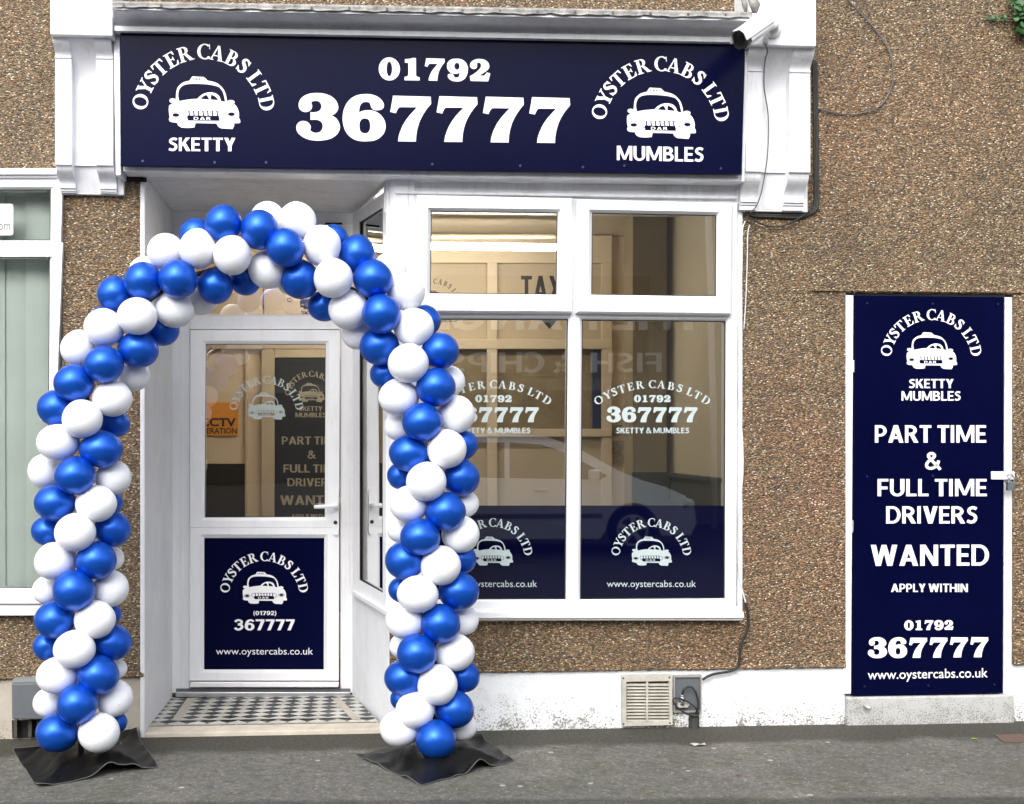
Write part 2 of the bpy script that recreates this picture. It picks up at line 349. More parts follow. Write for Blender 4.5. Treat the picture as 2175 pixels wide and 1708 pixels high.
SB = {
 'A': (.80, [P((0,0),(.22,0),(.51,1),(.29,1)), P((.80,0),(.58,0),(.29,1),(.51,1)), R(.2,.21,.6,.36)]),
 'B': (.64, [R(0,0,s,1), R(s,.845,.30,1), R(s,.43,.33,.60), R(s,0,.33,h), E(.30,.74,.29,.26,.2,.155,-90,90), E(.33,.285,.31,.285,s,h,-90,90)]),
 'C': (.66, [E(.44,.5,.44,.52,.21,.17,52,308)]),
 'D': (.74, [R(0,0,s,1), R(s,1-h,.33,1), R(s,0,.33,h), E(.33,.5,.41,.5,s,h,-90,90)]),
 'E': (.54, [R(0,0,s,1), R(s,0,.54,h), R(s,1-h,.53,1), R(s,.42,.49,.58)]),
 'F': (.53, [R(0,0,s,1), R(s,1-h,.53,1), R(s,.40,.49,.56)]),
 'G': (.76, [E(.44,.5,.44,.52,.21,.17,50,330), R(.55,.05,.76,.5), R(.42,.36,.55,.5)]),
 'H': (.74, [R(0,0,s,1), R(.53,0,.74,1), R(s,.42,.53,.59)]),
 'I': (.21, [R(0,0,s,1)]),
 'K': (.70, [R(0,0,s,1), P((s,.33),(s,.55),(.44,1),(.69,1)), P((.25,.47),(.40,.64),(.72,0),(.46,0))]),
 'L': (.51, [R(0,0,s,1), R(s,0,.51,h)]),
 'M': (.95, [R(0,0,.165,1), R(.785,0,.95,1), P((0,1),(.215,1),(.55,.06),(.40,.06)), P((.95,1),(.735,1),(.40,.06),(.55,.06))]),
 'N': (.76, [R(0,0,.19,1), R(.57,0,.76,1), P((0,1),(.23,1),(.76,0),(.53,0))]),
 'O': (.86, [E(.43,.5,.43,.52,.21,.17)]),
 'P': (.62, [R(0,0,s,1), R(s,1-h,.28,1), R(s,.35,.28,.35+h), E(.28,.675,.34,.325,s,h,-90,90)]),
 'R': (.69, [R(0,0,s,1), R(s,1-h,.28,1), R(s,.41,.28,.56), E(.28,.705,.34,.295,s,.16,-90,90), P((.24,.46),(.45,.5),(.71,0),(.47,0))]),
 'S': (.56, [ST([(.51,.85),(.36,.915),(.20,.88),(.115,.74),(.19,.60),(.34,.52),(.45,.41),(.45,.24),(.35,.11),(.20,.085),(.03,.15)], .17)]),
 'T': (.62, [R(.205,0,.415,1), R(0,1-h,.205,1), R(.415,1-h,.62,1)]),
 'U': (.72, [R(0,.36,s,1), R(.51,.36,.72,1), E(.36,.36,.36,.37,s,h,180,360)]),
 'V': (.74, [P((0,1),(.23,1),(.48,0),(.26,0)), P((.74,1),(.51,1),(.26,0),(.48,0))]),
 'W': (1.12, [P((0,1),(.22,1),(.42,0),(.21,0)), P((.21,0),(.42,0),(.66,1),(.46,1)), P((.46,1),(.66,1),(.91,0),(.70,0)), P((.70,0),(.91,0),(1.12,1),(.90,1))]),
 'X': (.74, [P((0,1),(.25,1),(.74,0),(.49,0)), P((.74,1),(.49,1),(0,0),(.25,0))]),
 'Y': (.70, [P((0,1),(.24,1),(.455,.38),(.245,.38)), P((.70,1),(.46,1),(.245,.38),(.455,.38)), R(.245,0,.455,.42)]),
 '&': (.80, [ST([(.80,0),(.52,.34),(.27,.64),(.19,.80),(.27,.92),(.42,.92),(.50,.80),(.42,.66),(.22,.50),(.10,.30),(.15,.12),(.33,.07),(.52,.15),(.65,.33),(.71,.52)], .155)]),
 '(': (.26, [ST([(.24,1.05),(.12,.8),(.08,.42),(.12,.05),(.24,-.2)], [.09,.13,.15,.13,.09])]),
 ')': (.26, [ST([(.02,1.05),(.14,.8),(.18,.42),(.14,.05),(.02,-.2)], [.09,.13,.15,.13,.09])]),
 ' ': (.15, []),
 '0': (.68, [E(.34,.5,.34,.52,.22,.17)]),
 '1': (.46, [R(.22,0,.44,1), P((0,.66),(0,.83),(.24,1),(.24,.79))]),
 '7': (.62, [R(0,.82,.62,1), P((.38,.84),(.62,.84),(.34,0),(.11,0))]),
 '6': (.68, [E(.34,.33,.34,.35,.22,.16), ST([(.62,.80),(.50,.91),(.34,.91),(.19,.78),(.115,.5),(.12,.33)], [.16,.16,.17,.2,.22,.22])]),
 '9': (.68, [E(.34,.67,.34,.35,.22,.16), ST([(.06,.20),(.18,.09),(.34,.09),(.49,.22),(.565,.5),(.56,.67)], [.16,.16,.17,.2,.22,.22])]),
 '3': (.64, [ST([(.06,.76),(.17,.90),(.35,.92),(.50,.80),(.46,.61),(.25,.54)], .175), ST([(.25,.54),(.48,.47),(.53,.27),(.37,.09),(.18,.09),(.04,.24)], .185)]),
 '2': (.64, [ST([(.09,.70),(.16,.88),(.34,.92),(.51,.79),(.47,.58),(.26,.36),(.12,.14)], .19), R(.0,0,.62,.175)]),
}
def bk(*p): return P(*p)
SR = {
 'O': (.84, [E(.42,.5,.42,.52,.17,.09)]),
 'Y': (.80, [P((.06,.98),(.27,.98),(.49,.45),(.32,.42)), P((.74,.98),(.64,.98),(.40,.47),(.46,.42)), R(.31,0,.49,.46), R(0,.94,.33,1), R(.54,.94,.80,1), R(.22,0,.58,.055)]),
 'S': (.56, [ST([(.47,.78),(.36,.93),(.20,.93),(.12,.79),(.17,.66),(.30,.55),(.42,.42),(.45,.22),(.34,.07),(.18,.06),(.06,.24)], [.09,.12,.13,.16,.19,.21,.19,.15,.13,.12,.09]), P((.45,.98),(.50,.98),(.52,.68),(.48,.68)), P((.03,.02),(.08,.02),(.05,.33),(.01,.33))]),
 'T': (.72, [R(.27,0,.45,1), R(.02,.925,.70,1), P((.02,1),(0,.71),(.05,.71),(.12,.94)), P((.70,1),(.72,.71),(.67,.71),(.60,.94)), R(.19,0,.53,.055)]),
 'E': (.66, [R(.10,0,.28,1), R(.02,0,.6,.065), R(.02,.935,.58,1), R(.28,.47,.46,.54), P((.45,.03),(.60,.03),(.65,.28),(.60,.28)), P((.45,.97),(.58,.97),(.60,.73),(.55,.73)), P((.43,.37),(.48,.37),(.48,.64),(.43,.64))]),
 'R': (.78, [R(.10,0,.28,1), R(.02,0,.37,.055), R(.02,.94,.35,1), E(.34,.735,.27,.265,.17,.07,-90,90), R(.28,.47,.34,.54), P((.33,.50),(.49,.52),(.80,0),(.58,0)), R(.62,0,.84,.05)]),
 'C': (.74, [E(.42,.5,.42,.52,.18,.075,48,318), P((.64,.99),(.69,.99),(.71,.66),(.67,.66))]),
 'A': (.82, [P((.09,0),(.17,0),(.44,1),(.37,1)), P((.55,0),(.76,0),(.49,1),(.35,1)), R(.22,.28,.58,.345), R(0,0,.27,.05), R(.49,0,.84,.05)]),
 'B': (.70, [R(.10,0,.28,1), R(.02,.94,.34,1), R(.02,0,.38,.055), E(.34,.745,.24,.255,.16,.07,-90,90), E(.36,.275,.30,.275,.18,.065,-90,90), R(.28,.475,.36,.545)]),
 'L': (.64, [R(.10,0,.28,1), R(.02,.945,.37,1), R(.02,0,.6,.065), P((.43,.03),(.60,.03),(.64,.30),(.59,.30))]),
 'D': (.80, [R(.10,0,.28,1), R(.02,.94,.38,1), R(.02,0,.38,.055), E(.38,.5,.42,.5,.19,.06,-90,90)]),
}
def nrm(pts, x0, y1, k): return [((p[0]-x0)/k, (y1-p[1])/k) + tuple(p[2:]) for p in pts]
c_ = 1
D3 = [(400,82),(500,90),(600,125),(680,190),(715,280),(700,345),(665,385),(615,418,1),(670,445),(715,500),(740,575),(725,650),(680,710),(600,760),(500,785),(400,792),(290,782),(190,745),(110,680),(82,605),(100,545),(145,510),(195,502),(255,520),(295,565),(300,600),(293,635),(310,655),(345,672),(385,677),(440,662),(472,620),(482,575),(470,530),(435,495),(380,480),(297,483,1),(297,368,1),(350,371),(410,357),(450,325),(464,280),(452,240),(420,208),(370,198),(325,208),(308,232),(320,262),(318,300),(295,340),(255,362),(215,368),(165,352),(130,315),(118,265),(130,205),(175,145),(250,103),(320,86)]
D6 = [(1160,92),(1250,100),(1330,130),(1395,185),(1425,250),(1415,295),(1380,322),(1320,332),(1265,322),(1235,290),(1222,250),(1205,220),(1160,208),(1105,220),(1068,262),(1053,320),(1050,370,1),(1100,345),(1190,332),(1280,345),(1370,395),(1430,475),(1450,560),(1435,650),(1380,725),(1290,780),(1150,797),(1020,785),(920,735),(850,655),(812,550),(803,450),(818,340),(860,240),(930,160),(1030,108)]
H6 = [(1138,455),(1190,470),(1213,515),(1220,570),(1210,630),(1180,668),(1135,677),(1090,665),(1062,625),(1055,565),(1062,510),(1090,468)]
D7 = [(1578,113,1),(2143,123,1),(2150,228,1),(2090,300),(2030,390),(1975,500),(1940,620),(1925,720),(1922,793,1),(1652,793,1),(1665,710),(1700,610),(1750,510),(1830,400),(1940,283,1),(1700,283),(1660,297),(1635,335),(1620,372,1),(1535,355,1)]
D1 = [(577,125,1),(640,120),(715,103,1),(772,103,1),(772,390),(780,415),(800,430),(836,436,1),(836,492,1),(572,492,1),(572,434,1),(610,425),(632,405),(637,370),(637,215),(628,190),(577,183,1)]
D9 = [(1485,107),(1570,120),(1640,170),(1675,240),(1680,300),(1665,390),(1620,460),(1550,500),(1470,510),(1390,495),(1335,450),(1322,415),(1335,385),(1375,374),(1410,383),(1432,410),(1445,435),(1475,442),(1510,430),(1528,400),(1535,355,1),(1500,370),(1450,375),(1380,360),(1325,305),(1308,240),(1325,170),(1390,120)]
D2 = [(1890,117),(1970,130),(2035,175),(2060,240),(2045,290),(2000,335),(1940,375),(1875,410,1),(1960,412),(1985,395),(2018,355,1),(2078,372,1),(2038,512,1),(1725,508,1),(1712,425,1),(1780,385),(1850,330),(1900,275),(1913,230),(1900,195),(1870,183),(1838,195),(1843,230),(1838,265),(1815,290),(1780,297),(1740,285),(1715,245),(1725,190),(1770,145),(1830,122)]
SL = {
 '3': (1.03, [[cr(nrm(D3, 60, 790, 678))]]), '6': (1.03, [[cr(nrm(D6, 780, 792, 678)), cr(nrm(H6, 780, 792, 678))]]),
 '7': (1.03, [[cr(nrm(D7, 1493, 793, 678))]]), '0': (1.03, [E(.515, .5, .48, .52, .355, .19)]),
 '1': (1.03, [[cr(nrm(D1, 503, 492, 388))]]),
 '9': (1.03, [[cr(nrm(D9, 1294, 500, 392)), E((1486-1294)/392, (500-241)/392, 46/392, 62/392, None, 0)[0]]]),
 '2': (1.03, [[cr(nrm(D2, 1695, 512, 394))]]),
}
FONTS = {'sans': (SB, .085), 'slab': (SL, 0.0)}
class Art:
    """flat lettering: polygons laid on a surface through a mapping f(u, v, lift)"""
    def __init__(s, f): s.mb = MB(); s.f = f
    def shape(s, sh, tf, lift):
        if isinstance(sh, tuple): 
            for q in sh[1]: s.mb.add([s.f(*tf(*p), lift) for p in q], [(0, 1, 2, 3)])
            return
        loops = [[tf(p[0], p[1]) for p in l] for l in sh]
        flat = [p for l in loops for p in l]
        if len(loops) == 1 and len(flat) == 4: tris = [(0, 1, 2, 3)]
        else: tris = geometry.tessellate_polygon([[Vector((a, b, 0)) for a, b in l] for l in loops])
        s.mb.add([s.f(u, v, lift) for u, v in flat], [tuple(t) for t in tris])
    def glyph(s, prims, tf, base=0.0):
        for k, sh in enumerate(prims): s.shape(sh, tf, base + k*.00012)
    def text(s, txt, u0, u1, vt, vb, font='sans', slope=0.0, base=0.0):
        D, gap = FONTS[font]; tot = 0; pos = []
        for i, ch in enumerate(txt):
            pos.append(tot); tot += D[ch][0] + (gap if i < len(txt)-1 else 0)
        if font == 'slab':  # trim the cells' side bearings
            tot -= .06; pos = [p-.03 for p in pos]
        k = (u1-u0)/tot; hh = vb-vt
        for ch, p in zip(txt, pos):
            def tf(x, y, p=p): u = u0+(x+p)*k; return (u, vb - y*hh + slope*(u-u0))
            s.glyph(D[ch][1], tf, base)
    def plain(s, txt, u0, u1, vt, vb, offset=0.0, slope=0.0, base=0.0):
        c = bpy.data.curves.new('t', 'FONT'); c.body = txt; c.size = 1; c.offset = offset; c.resolution_u = 4
        o = bpy.data.objects.new('t', c); COL.objects.link(o)
        dg = bpy.context.evaluated_depsgraph_get(); me = o.evaluated_get(dg).to_mesh()
        vs = [v.co.copy() for v in me.vertices]; fs = [tuple(p.vertices) for p in me.polygons]
        o.evaluated_get(dg).to_mesh_clear(); bpy.data.objects.remove(o); bpy.data.curves.remove(c)
        xa = min(v.x for v in vs); xb = max(v.x for v in vs); yb = max(v.y for v in vs)
        k = (u1-u0)/(xb-xa); kh = (vb-vt)/yb
        s.mb.add([s.f(u0+(v.x-xa)*k, vb-v.y*kh+slope*(v.x-xa)*k, base) for v in vs], fs)
    def arc(s, cx, cy, rm, cap, span, wide=1.0, slope=0.0, angs=None):
        txt = 'OYSTERCABSLTD'
        A_ = [-77.6,-63.9,-53.6,-42.4,-29.9,-17.0,.3,12.3,26.2,38.4,53.3,64.3,77.8]
        for ch, a in zip(txt, A_):
            a = math.radians(a*span/77.5); W_, pr = SR[ch]; 
            def tf(x, y):
                X = (x-W_/2)*cap*wide; Y = (y-.5)*cap; r = rm+Y
                u = cx + r*math.sin(a) + X*math.cos(a); v = cy - r*math.cos(a) + X*math.sin(a)
                return (u, v + slope*(u-cx))
            s.glyph(pr, tf)
    def add(s): return s
CAR = [(65,1330),(90,1275,1),(65,1130),(65,1000),(80,940),(170,885,1),(100,850),(82,815),(100,765),(165,748),(230,758),(258,775,1),(262,650),(285,500),(330,410),(430,320),(530,275),(635,250,1),(700,150),(730,130,1),(1030,145,1),(1060,165),(1140,242,1),(1300,275),(1430,330),(1550,440),(1620,560),(1660,690),(1685,850,1),(1700,800),(1780,775),(1860,795),(1890,835),(1865,885,1),(1930,940),(1980,1030),(2010,1150),(2005,1270,1),(2035,1320),(2045,1390),(2020,1415,1),(1865,1422,1),(1878,1480),(1830,1580,1),(1520,1565,1),(1440,1520),(1385,1432,1),(800,1425,1),(775,1545,1),(600,1562),(420,1555,1),(330,1500),(290,1418,1),(170,1410),(95,1385)]
CWIN = [(350,822,1),(325,700),(330,580),(370,470),(450,390),(600,345),(850,335),(1150,350),(1350,385),(1460,420,1),(1550,530),(1600,680),(1625,833,1),(1510,803,1),(1470,690),(1390,610),(1300,580),(1200,570),(1080,590),(960,650),(850,752,1),(600,775)]
CH1 = [(945,757,1),(1000,695),(1100,635,1),(1150,690),(1185,770,1)]
CH2 = [(1230,770,1),(1225,690),(1245,630,1),(1350,680),(1410,740),(1430,787,1)]
def logo(A, D, cu, vt, k, slope=0.0, arc=True, W=None):
    """taxi emblem: A takes the light shapes, D the dark details; cu centre, vt top of the roof sign, k px per unit"""
    tf = lambda x, y: (cu+(x-1055)*k, vt+(y-130)*k+slope*(x-1055)*k)
    A.shape([cr(CAR, 4), cr(CWIN, 4), cr(CH1, 3), cr(CH2, 3)], tf, 0)
    for cx, cy in ((258, 1208), (1800, 1170)):
        D.shape(E(cx, cy, 138, 78, 14, 14), tf, .0003); D.shape(E(cx, cy, 96, 50, None, 0), tf, .0003)
    gr = cr([(600,1078,1),(1420,1078,1),(1530,1105),(1590,1190),(1560,1265),(1465,1290),(600,1290),(500,1250),(455,1170),(490,1105)], 4)
    gi = [(1030+(x-1030)*.97, 1184+(y-1184)*.86) for x, y in gr]
    D.shape([gr, gi], tf, .0003)
    for i in range(7):
        x = 600+130*i; D.shape([[(x,1085),(x+36,1085),(x+54,1225),(x+18,1225)]], tf, .0004)
    D.shape([[(565,1215),(1450,1215),(1475,1358),(590,1358)]], tf, .0005)
    for ch, x0 in (('D', 755), ('A', 925), ('R', 1105)):
        A.glyph(SB[ch][1], lambda x, y: tf(x0+x*175, 1335-y*82), .0009)
    for ch, x0 in (('T', 712), ('A', 790), ('X', 885), ('I', 985)):
        D.glyph(SB[ch][1], lambda x, y: tf(x0+x*100, 235-y*55), .0003)
    if arc: A.arc(cu+(1027-1055)*k, vt+(1230-130)*k, 1794*k, 392*k, 77.5, 1.0, slope)
def line(parent, m, f, kind, *a, **k):
    A_ = Art(f); getattr(A_, kind)(*a, **k); return A_.mb.build('lettering' if kind != 'arc' else 'arched_lettering', m, parent)
def emblem(parent, m, md, f, cu, vt, k, slope=0.0, name='car_emblem'):
    A_ = Art(f); D_ = Art(f); logo(A_, D_, cu, vt, k, slope, arc=False)
    e = A_.mb.build(name, m, parent); D_.mb.build('emblem_detail', md, parent)
    line(parent, m, f, 'arc', cu+(1027-1055)*k, vt+(1230-130)*k, 1794*k, 418*k, 77.5, 1.20, slope)
def wallmap(y): return lambda u, v, l: V(u, v, y-l)

# ================================================================ SETTING
TOPZ = 4.6
g = MB(); g.box(-9, -2.15, -.3, 12, .05, 0.0)
tag(g.build('pavement', ASPH), 'grey tarmac pavement with a mossy strip along the wall', 'pavement', kind='structure')
g = MB(); g.box(-9, -2.30, -.3, 12, -2.154, -.005)
tag(bevel(g.build('kerb', STONE), .015), 'grey kerb stones', 'kerb', kind='structure')
g = MB(); g.quad((-60, -60, -.12), (60, -60, -.12), (60, 60, -.12), (-60, 60, -.12))
tag(g.build('road', mat('road_tarmac', (.045, .045, .047), .85, var=.2, vs=3, bump=.004, bs=150)), 'dark tarmac road', 'road', kind='structure')

B = thing('shop_building', 'pebbledashed building with white shopfront, recessed entrance and navy sign', 'building', (0, 0, 0))
xz = lambda u, v: (V(u, v, 0).x, V(u, v, 0).z)
def wallrect(mb, x0, z0, x1, z1, y0=0.0, y1=.25): mb.box(x0, y0, z0, x1, y1, z1)
XL, XR = -6.0, 8.0
xn1 = V(133, 900).x                                    # neighbour window's right edge
xr0 = V(310, 900).x; xr0 = -1.026                      # entrance left jamb
zb = V(1020, 1428).z                                   # foot of the pebbledash
zs = V(1300, 1318).z                                   # underside of the shop window
xw1 = V(1572, 900).x                                   # shop window right edge
xd0, xd1 = V(1796, 1000).x, V(2152, 1000).x            # side door opening
zdt = V(1970, 622).z
zh = 2.72
xsp = V(826, 1000).x
xwl = V(-360, 900).x                                   # neighbour window's left edge
wm = MB()
wallrect(wm, XL, 2.72, XR, TOPZ)                       # upper wall
wallrect(wm, xn1, zb, xr0, 2.72)                       # pier beside the entrance
wallrect(wm, xsp+.003, zb, xw1, zs)                         # below the shop window
wallrect(wm, xw1, zb, xd0, 2.72)
wallrect(wm, xd0, zdt, xd1, 2.72)
wallrect(wm, xd1, zb, XR, 2.72)
zn0, zn1 = V(60, 1308).z, V(60, 358).z
wallrect(wm, xwl, zb, xn1, zn0); wallrect(wm, xwl, zn1-.012, xn1, 2.72)
wallrect(wm, XL, zb, xwl, 2.72)
wm.build('pebbledash_wall', PEB, B)
# ragged lower lip and lintel edge of the dash
lip = MB(); random.seed(3)
for xa, xb, z in ((xsp+.01, xd0, zb), (xd1, 5.5, zb), (-3.0, xr0, zb), (xd0-.17, xd1+.1, zdt)):
    lip = MB()
    n = int((xb-xa)/.012); top = []; bot = []; fr = []
    for i in range(n+1):
        x = xa+(xb-xa)*i/n; d = random.uniform(-.004, .003)
        top.append((x, -.004, z+.03)); fr.append((x, -.010+random.uniform(-.002, .002), z+.004)); bot.append((x, .002, z-.003+d))
    lip.loops([top, fr, bot], closed=False)
    lip.build('render_drip_edge', PEB, B)
# plinths
for a_, b_ in ((xsp+.005, xd0), (xd1, XR)):
    pm = MB(); pm.box(a_, .012, -.05, b_, .2, zb+.01); pm.build('painted_plinth', PLINTH, B)
pm = MB(); pm.box(XL, .012, -.05, xr0-.003, .2, zb+.01); pm.build('bare_plinth', CONC, B)
zsd = V(1970, 1476).z
pm = MB(); pm.box(xd0+.002, -.015, -.05, xd1-.002, .16, zsd-.004); bevel(pm.build('side_door_step', STEPC, B), .008)
# ---------------------------------------------------------------- entrance lobby
YB = .85; SZ = 2.668
zf0 = .030; zf1 = .012
pm = MB(); pm.box(xr0-.018, -.006, -.02, xr0+.004, YB, SZ+.0); bevel(pm.build('lobby_reveal', REVEAL, B), .004)
pA = V(748, 1400, YB); pF = V(826, 1400, 0.0)
xp1 = pA.x; xp2 = pF.x
# soffit with board joints
so = MB(); nb = 5; y0 = -.128
for i in range(nb):
    a = y0+(YB-y0)*i/nb; b = y0+(YB-y0)*(i+1)/nb-.004
    so.box(xr0+.001, a, SZ, xp2+.05, b, SZ+.02)
so.build('lobby_ceiling', SOFF, B)
so = MB(); so.box(xr0-.02, -.125, SZ+.021, 1.85, YB+.1, SZ+.05); so.build('ceiling_backing', SOFF, B)
# tiled floor + stone step
fx0, fx1 = xr0+.001, V(800, 1545, 0).x
fl = MB()
yf = lambda t: .10+(YB-.10)*t
fl.add([(fx0,.10,zf0),(V(805,1540,.1).x,.10,zf0),(xp1,YB,zf1),(fx0,YB,zf1)], [(0,1,2,3)])
fl.build('tiled_floor', TILE, B)
bo = MB()
def strip(u0, v0, u1, v1, wd):
    a = G(u0, v0, zf0-.002); b = G(u1, v1, zf0-.012); a.z = zf0+.0005; b.z = zf1+.003
    bo.add([(a.x-wd, a.y, a.z), (a.x+wd, a.y, a.z), (b.x+wd, b.y, b.z), (b.x-wd, b.y, b.z)], [(0,1,2,3)])
strip(374, 1531, 407, 1481, .022); strip(757, 1529, 712, 1481, .022)
bo.quad((fx0+.12, .205, zf0+.0006), (xp1+.12, .205, zf0+.0006), (xp1+.12, .228, zf0+.0004), (fx0+.12, .228, zf0+.0004))
bo.quad((fx0, .10, zf0+.0008), (V(805,1540,.1).x, .10, zf0+.0008), (V(805,1540,.1).x, .122, zf0+.0007), (fx0, .122, zf0+.0007))
bo.build('tile_border', mat('plain_border_tile', (.45, .42, .35), .5, var=.15, vs=10), B)
st = MB(); a = xr0+.002; b = pF.x-.004
st.add([(a,-.012,-.05),(b,-.012,-.05),(b,.099,-.05),(a,.099,-.05),(a,-.006,zf0-.010),(b,-.006,zf0-.006),(b-.02,.099,zf0),(a,.099,zf0)],
       [(0,1,5,4),(1,2,6,5),(2,3,7,6),(3,0,4,7),(4,5,6,7)])
bevel(st.build('door_step', STONE, B), .006)
# door wall at the back: header, jambs
bw = MB()
bw.rect(350, 440, 800, 478, YB-.002, YB+.08)          # header boards
bw.rect(350, 478, 403, 1472, YB-.001, YB+.08)
bw.rect(722.8, 478, 765, 1472, YB-.001, YB+.08)
bevel(bw.build('door_surround', UPVC, B), .003)
ln = MB()
for u in (384, 394, 733, 741): ln.rect(u-.8, 700, u+.8, 1471, YB-.006, YB-.0015)
ln.build('surround_bead', UPVC, B)
D = bpy.data.objects.new('entrance_door', None)
def sub_empty(name, parent):
    o = bpy.data.objects.new(name, None); COL.objects.link(o); o.parent = parent; WL[o.name] = Vector((0,0,0)); o.empty_display_size = .1; return o
bpy.data.objects.remove(D)
# transom light
T = sub_empty('transom_window', B)
m_ = MB(); ring(m_, [(403,479),(722.8,479),(722.8,699),(403,699)], [(411,486),(714,486),(714,668),(411,668)], YB-.012, YB+.004, 4, YB+.05)
m_.build('frame', UPVC, T)
m_ = MB(); m_.rect(409, 484, 716, 670, YB+.012, YB+.016); m_.build('pane', GLASS, T)
m_ = MB(); m_.rect(690, 473, 727, 477, YB-.016, YB-.013); m_.build('shadow_gap', RUBBER, T)
mat('frost_detail', (.16, .14, .11), .5)  # opaque brown for the see-through details of the frosted emblem
DOORV = mat('door_white_vinyl', (.80, .80, .82), .5)
D = sub_empty('entrance_door', B)
m_ = MB()
leaf = [(404,701),(722,701),(720,1446),(402,1446)]
lo = expand(leaf, -0.0)
# leaf: stiles, rails as two stacked rings sharing the middle rail
ring(m_, [(404,701),(722,701),(720.5,1121),(403,1121)], [(437.5,731),(691.5,731),(689.5,1098),(435,1099)], YB-.028, YB-.012, 7, YB+.03)
ring(m_, [(403,1121.3),(720.5,1121.3),(719.5,1446),(402,1446)], [(434,1143),(688.5,1143),(687.5,1422),(433.5,1422)], YB-.028, YB-.012, 7, YB+.03)
bevel(m_.build('leaf', UPVC, D), .002)
m_ = MB(); m_.rect(434, 729, 693, 1101, YB-.006, YB-.002); m_.build('pane', GLASS, D)
m_ = MB(); m_.rect(432, 1141, 690, 1424, YB-.011, YB+.01); m_.build('lower_panel', NAVY, D)
m_ = MB(); ring(m_, [(436.5,730),(692.5,730),(690.5,1099),(434,1100)], [(438,732),(691,732),(689,1097),(436,1098)], YB-.0125, YB-.0125, 0, YB-.006); m_.build('gasket', RUBBER, D)
m_ = MB(); m_.slab([(404,1449),(720,1449),(719,1460),(403,1460)], YB-.045, YB-.029); bevel(m_.build('drip_bar', UPVC, D), .004)
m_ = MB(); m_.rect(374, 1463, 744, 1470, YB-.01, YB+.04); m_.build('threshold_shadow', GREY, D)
m_ = MB(); m_.rect(373, 1470.5, 744, 1481, YB-.035, YB+.05); bevel(m_.build('threshold', STEEL, D), .003)
m_ = MB()
def rbox(mb, u0, v0, u1, v1, yf_, yb_, r=5, n=4):
    pts = []
    for cx, cy, a0 in ((u1-r, v0+r, -90), (u1-r, v1-r, 0), (u0+r, v1-r, 90), (u0+r, v0+r, 180)):
        for k in range(n+1):
            a = math.radians(a0+90*k/n); pts.append((cx+r*math.cos(a), cy+r*math.sin(a)))
    f = [V(u, v, yf_) for u, v in pts]; b = [Vector((p.x, yb_, p.z)) for p in f]
    mb.loops([b, f], True); o = len(mb.v); mb.add(f, [tuple(range(len(f)))]); return mb
hd = rbox(MB(), 707.5, 1039, 719, 1137, YB-.042, YB-.0285, 5.5).build('handle_plate', UPVC, D)
m_ = MB(); m_.tube([V(713,1075,YB-.04), V(713,1075,YB-.085), V(708,1075,YB-.095), V(690,1076,YB-.097), V(667,1077,YB-.095)], [.013,.012,.012,.011,.010], 12)
m_.build('handle', UPVC, D, True)
m_ = MB(); m_.tube([V(712.5,1110,YB-.0425), V(712.5,1110,YB-.0455)], .011, 14); m_.build('keyhole', BLACK, D)
emblem(D, DOORV, NAVY, wallmap(YB-.0113), 562.5, 1214.7, .0473)
line(D, DOORV, wallmap(YB-.0113), 'text', '(01792)', 538.3, 586.9, 1298.0, 1306.8)
line(D, DOORV, wallmap(YB-.0113), 'text', '367777', 497.9, 625.8, 1315.6, 1338.9)
line(D, DOORV, wallmap(YB-.0113), 'plain', 'www.oystercabs.co.uk', 458.7, 664.8, 1376, 1390.3, offset=-.002)
emblem(D, FROST2, MATS['frost_detail'], wallmap(YB-.0065), 567, 834, .0397)
# ---------------------------------------------------------------- splayed side of the shop window
nv = Vector((pF.y-pA.y, -(pF.x-pA.x), 0)).normalized()      # normal of the splay plane
if nv.x > 0: nv = -nv
def sp(u, v, off=0.0): return VP(u, v, pA+nv*off, nv)
SW = sub_empty('side_window', B)
def sring(mb, outer, inner, off, offi, offb):
    q = lambda l, o: [sp(u, v, o) for u, v in l]
    a = q(outer, off); b = q(inner, off); c = q(inner, offi); e = [p-nv*(off-offb) for p in c]; a0 = [p-nv*(off-offb) for p in a]
    mb.loops([a0, a, b, c, e], True)
def sq(u0, u1, vt0, vt1, vb1, vb0): return [(u0, vt0), (u1, vt1), (u1, vb1), (u0, vb0)]
m_ = MB(); sring(m_, sq(749, 821, 456, 405, 1305, 1258), sq(764, 813, 472, 441, 1259, 1232), .012, .0, -.05)
m_.build('frame', UPVC, SW)
m_ = MB(); m_.quad(*[sp(u, v, -.004) for u, v in sq(762, 815, 470, 438, 1262, 1234)]); m_.build('pane', GLASS2, SW)
m_ = MB(); sring(m_, sq(763.5, 813.5, 471, 440, 1259.5, 1232.5), sq(766, 812, 474, 444, 1257, 1230), .0008, .0008, -.003); m_.build('gasket', RUBBER, SW)
m_ = MB(); q = [sp(746, 1254, .03), sp(822, 1300, .03), sp(822, 1309, .03), sp(746, 1261, .03)]; m_.loops([[p-nv*.06 for p in q], q], True); m_.quad(*q); m_.build('sill', UPVC, SW)
m_ = MB(); a = Vector((pA.x, pA.y, 0)); b = Vector((pF.x, pF.y, 0)); zt = sp(748, 1259).z; zt2 = sp(822, 1306).z
m_.loops([[a+UP*-.02, b+UP*-.03, b+UP*zt2, a+UP*zt], [a-nv*.1+UP*-.02, b-nv*.1+UP*-.03, b-nv*.1+UP*zt2, a-nv*.1+UP*zt]], True, True)
m_.build('lobby_side_wall', REVEAL, B)
m_ = MB(); z1 = sp(748, 457).z
m_.loops([[a+UP*z1, b+UP*(z1), b+UP*SZ, a+UP*SZ], [a-nv*.05+UP*z1, b-nv*.05+UP*z1, b-nv*.05+UP*SZ, a-nv*.05+UP*SZ]], True, True); m_.build('side_window_header', UPVC, B)
for k, (u0, u1) in enumerate(((815.5, 817.5), (819, 820.5))):
    pass
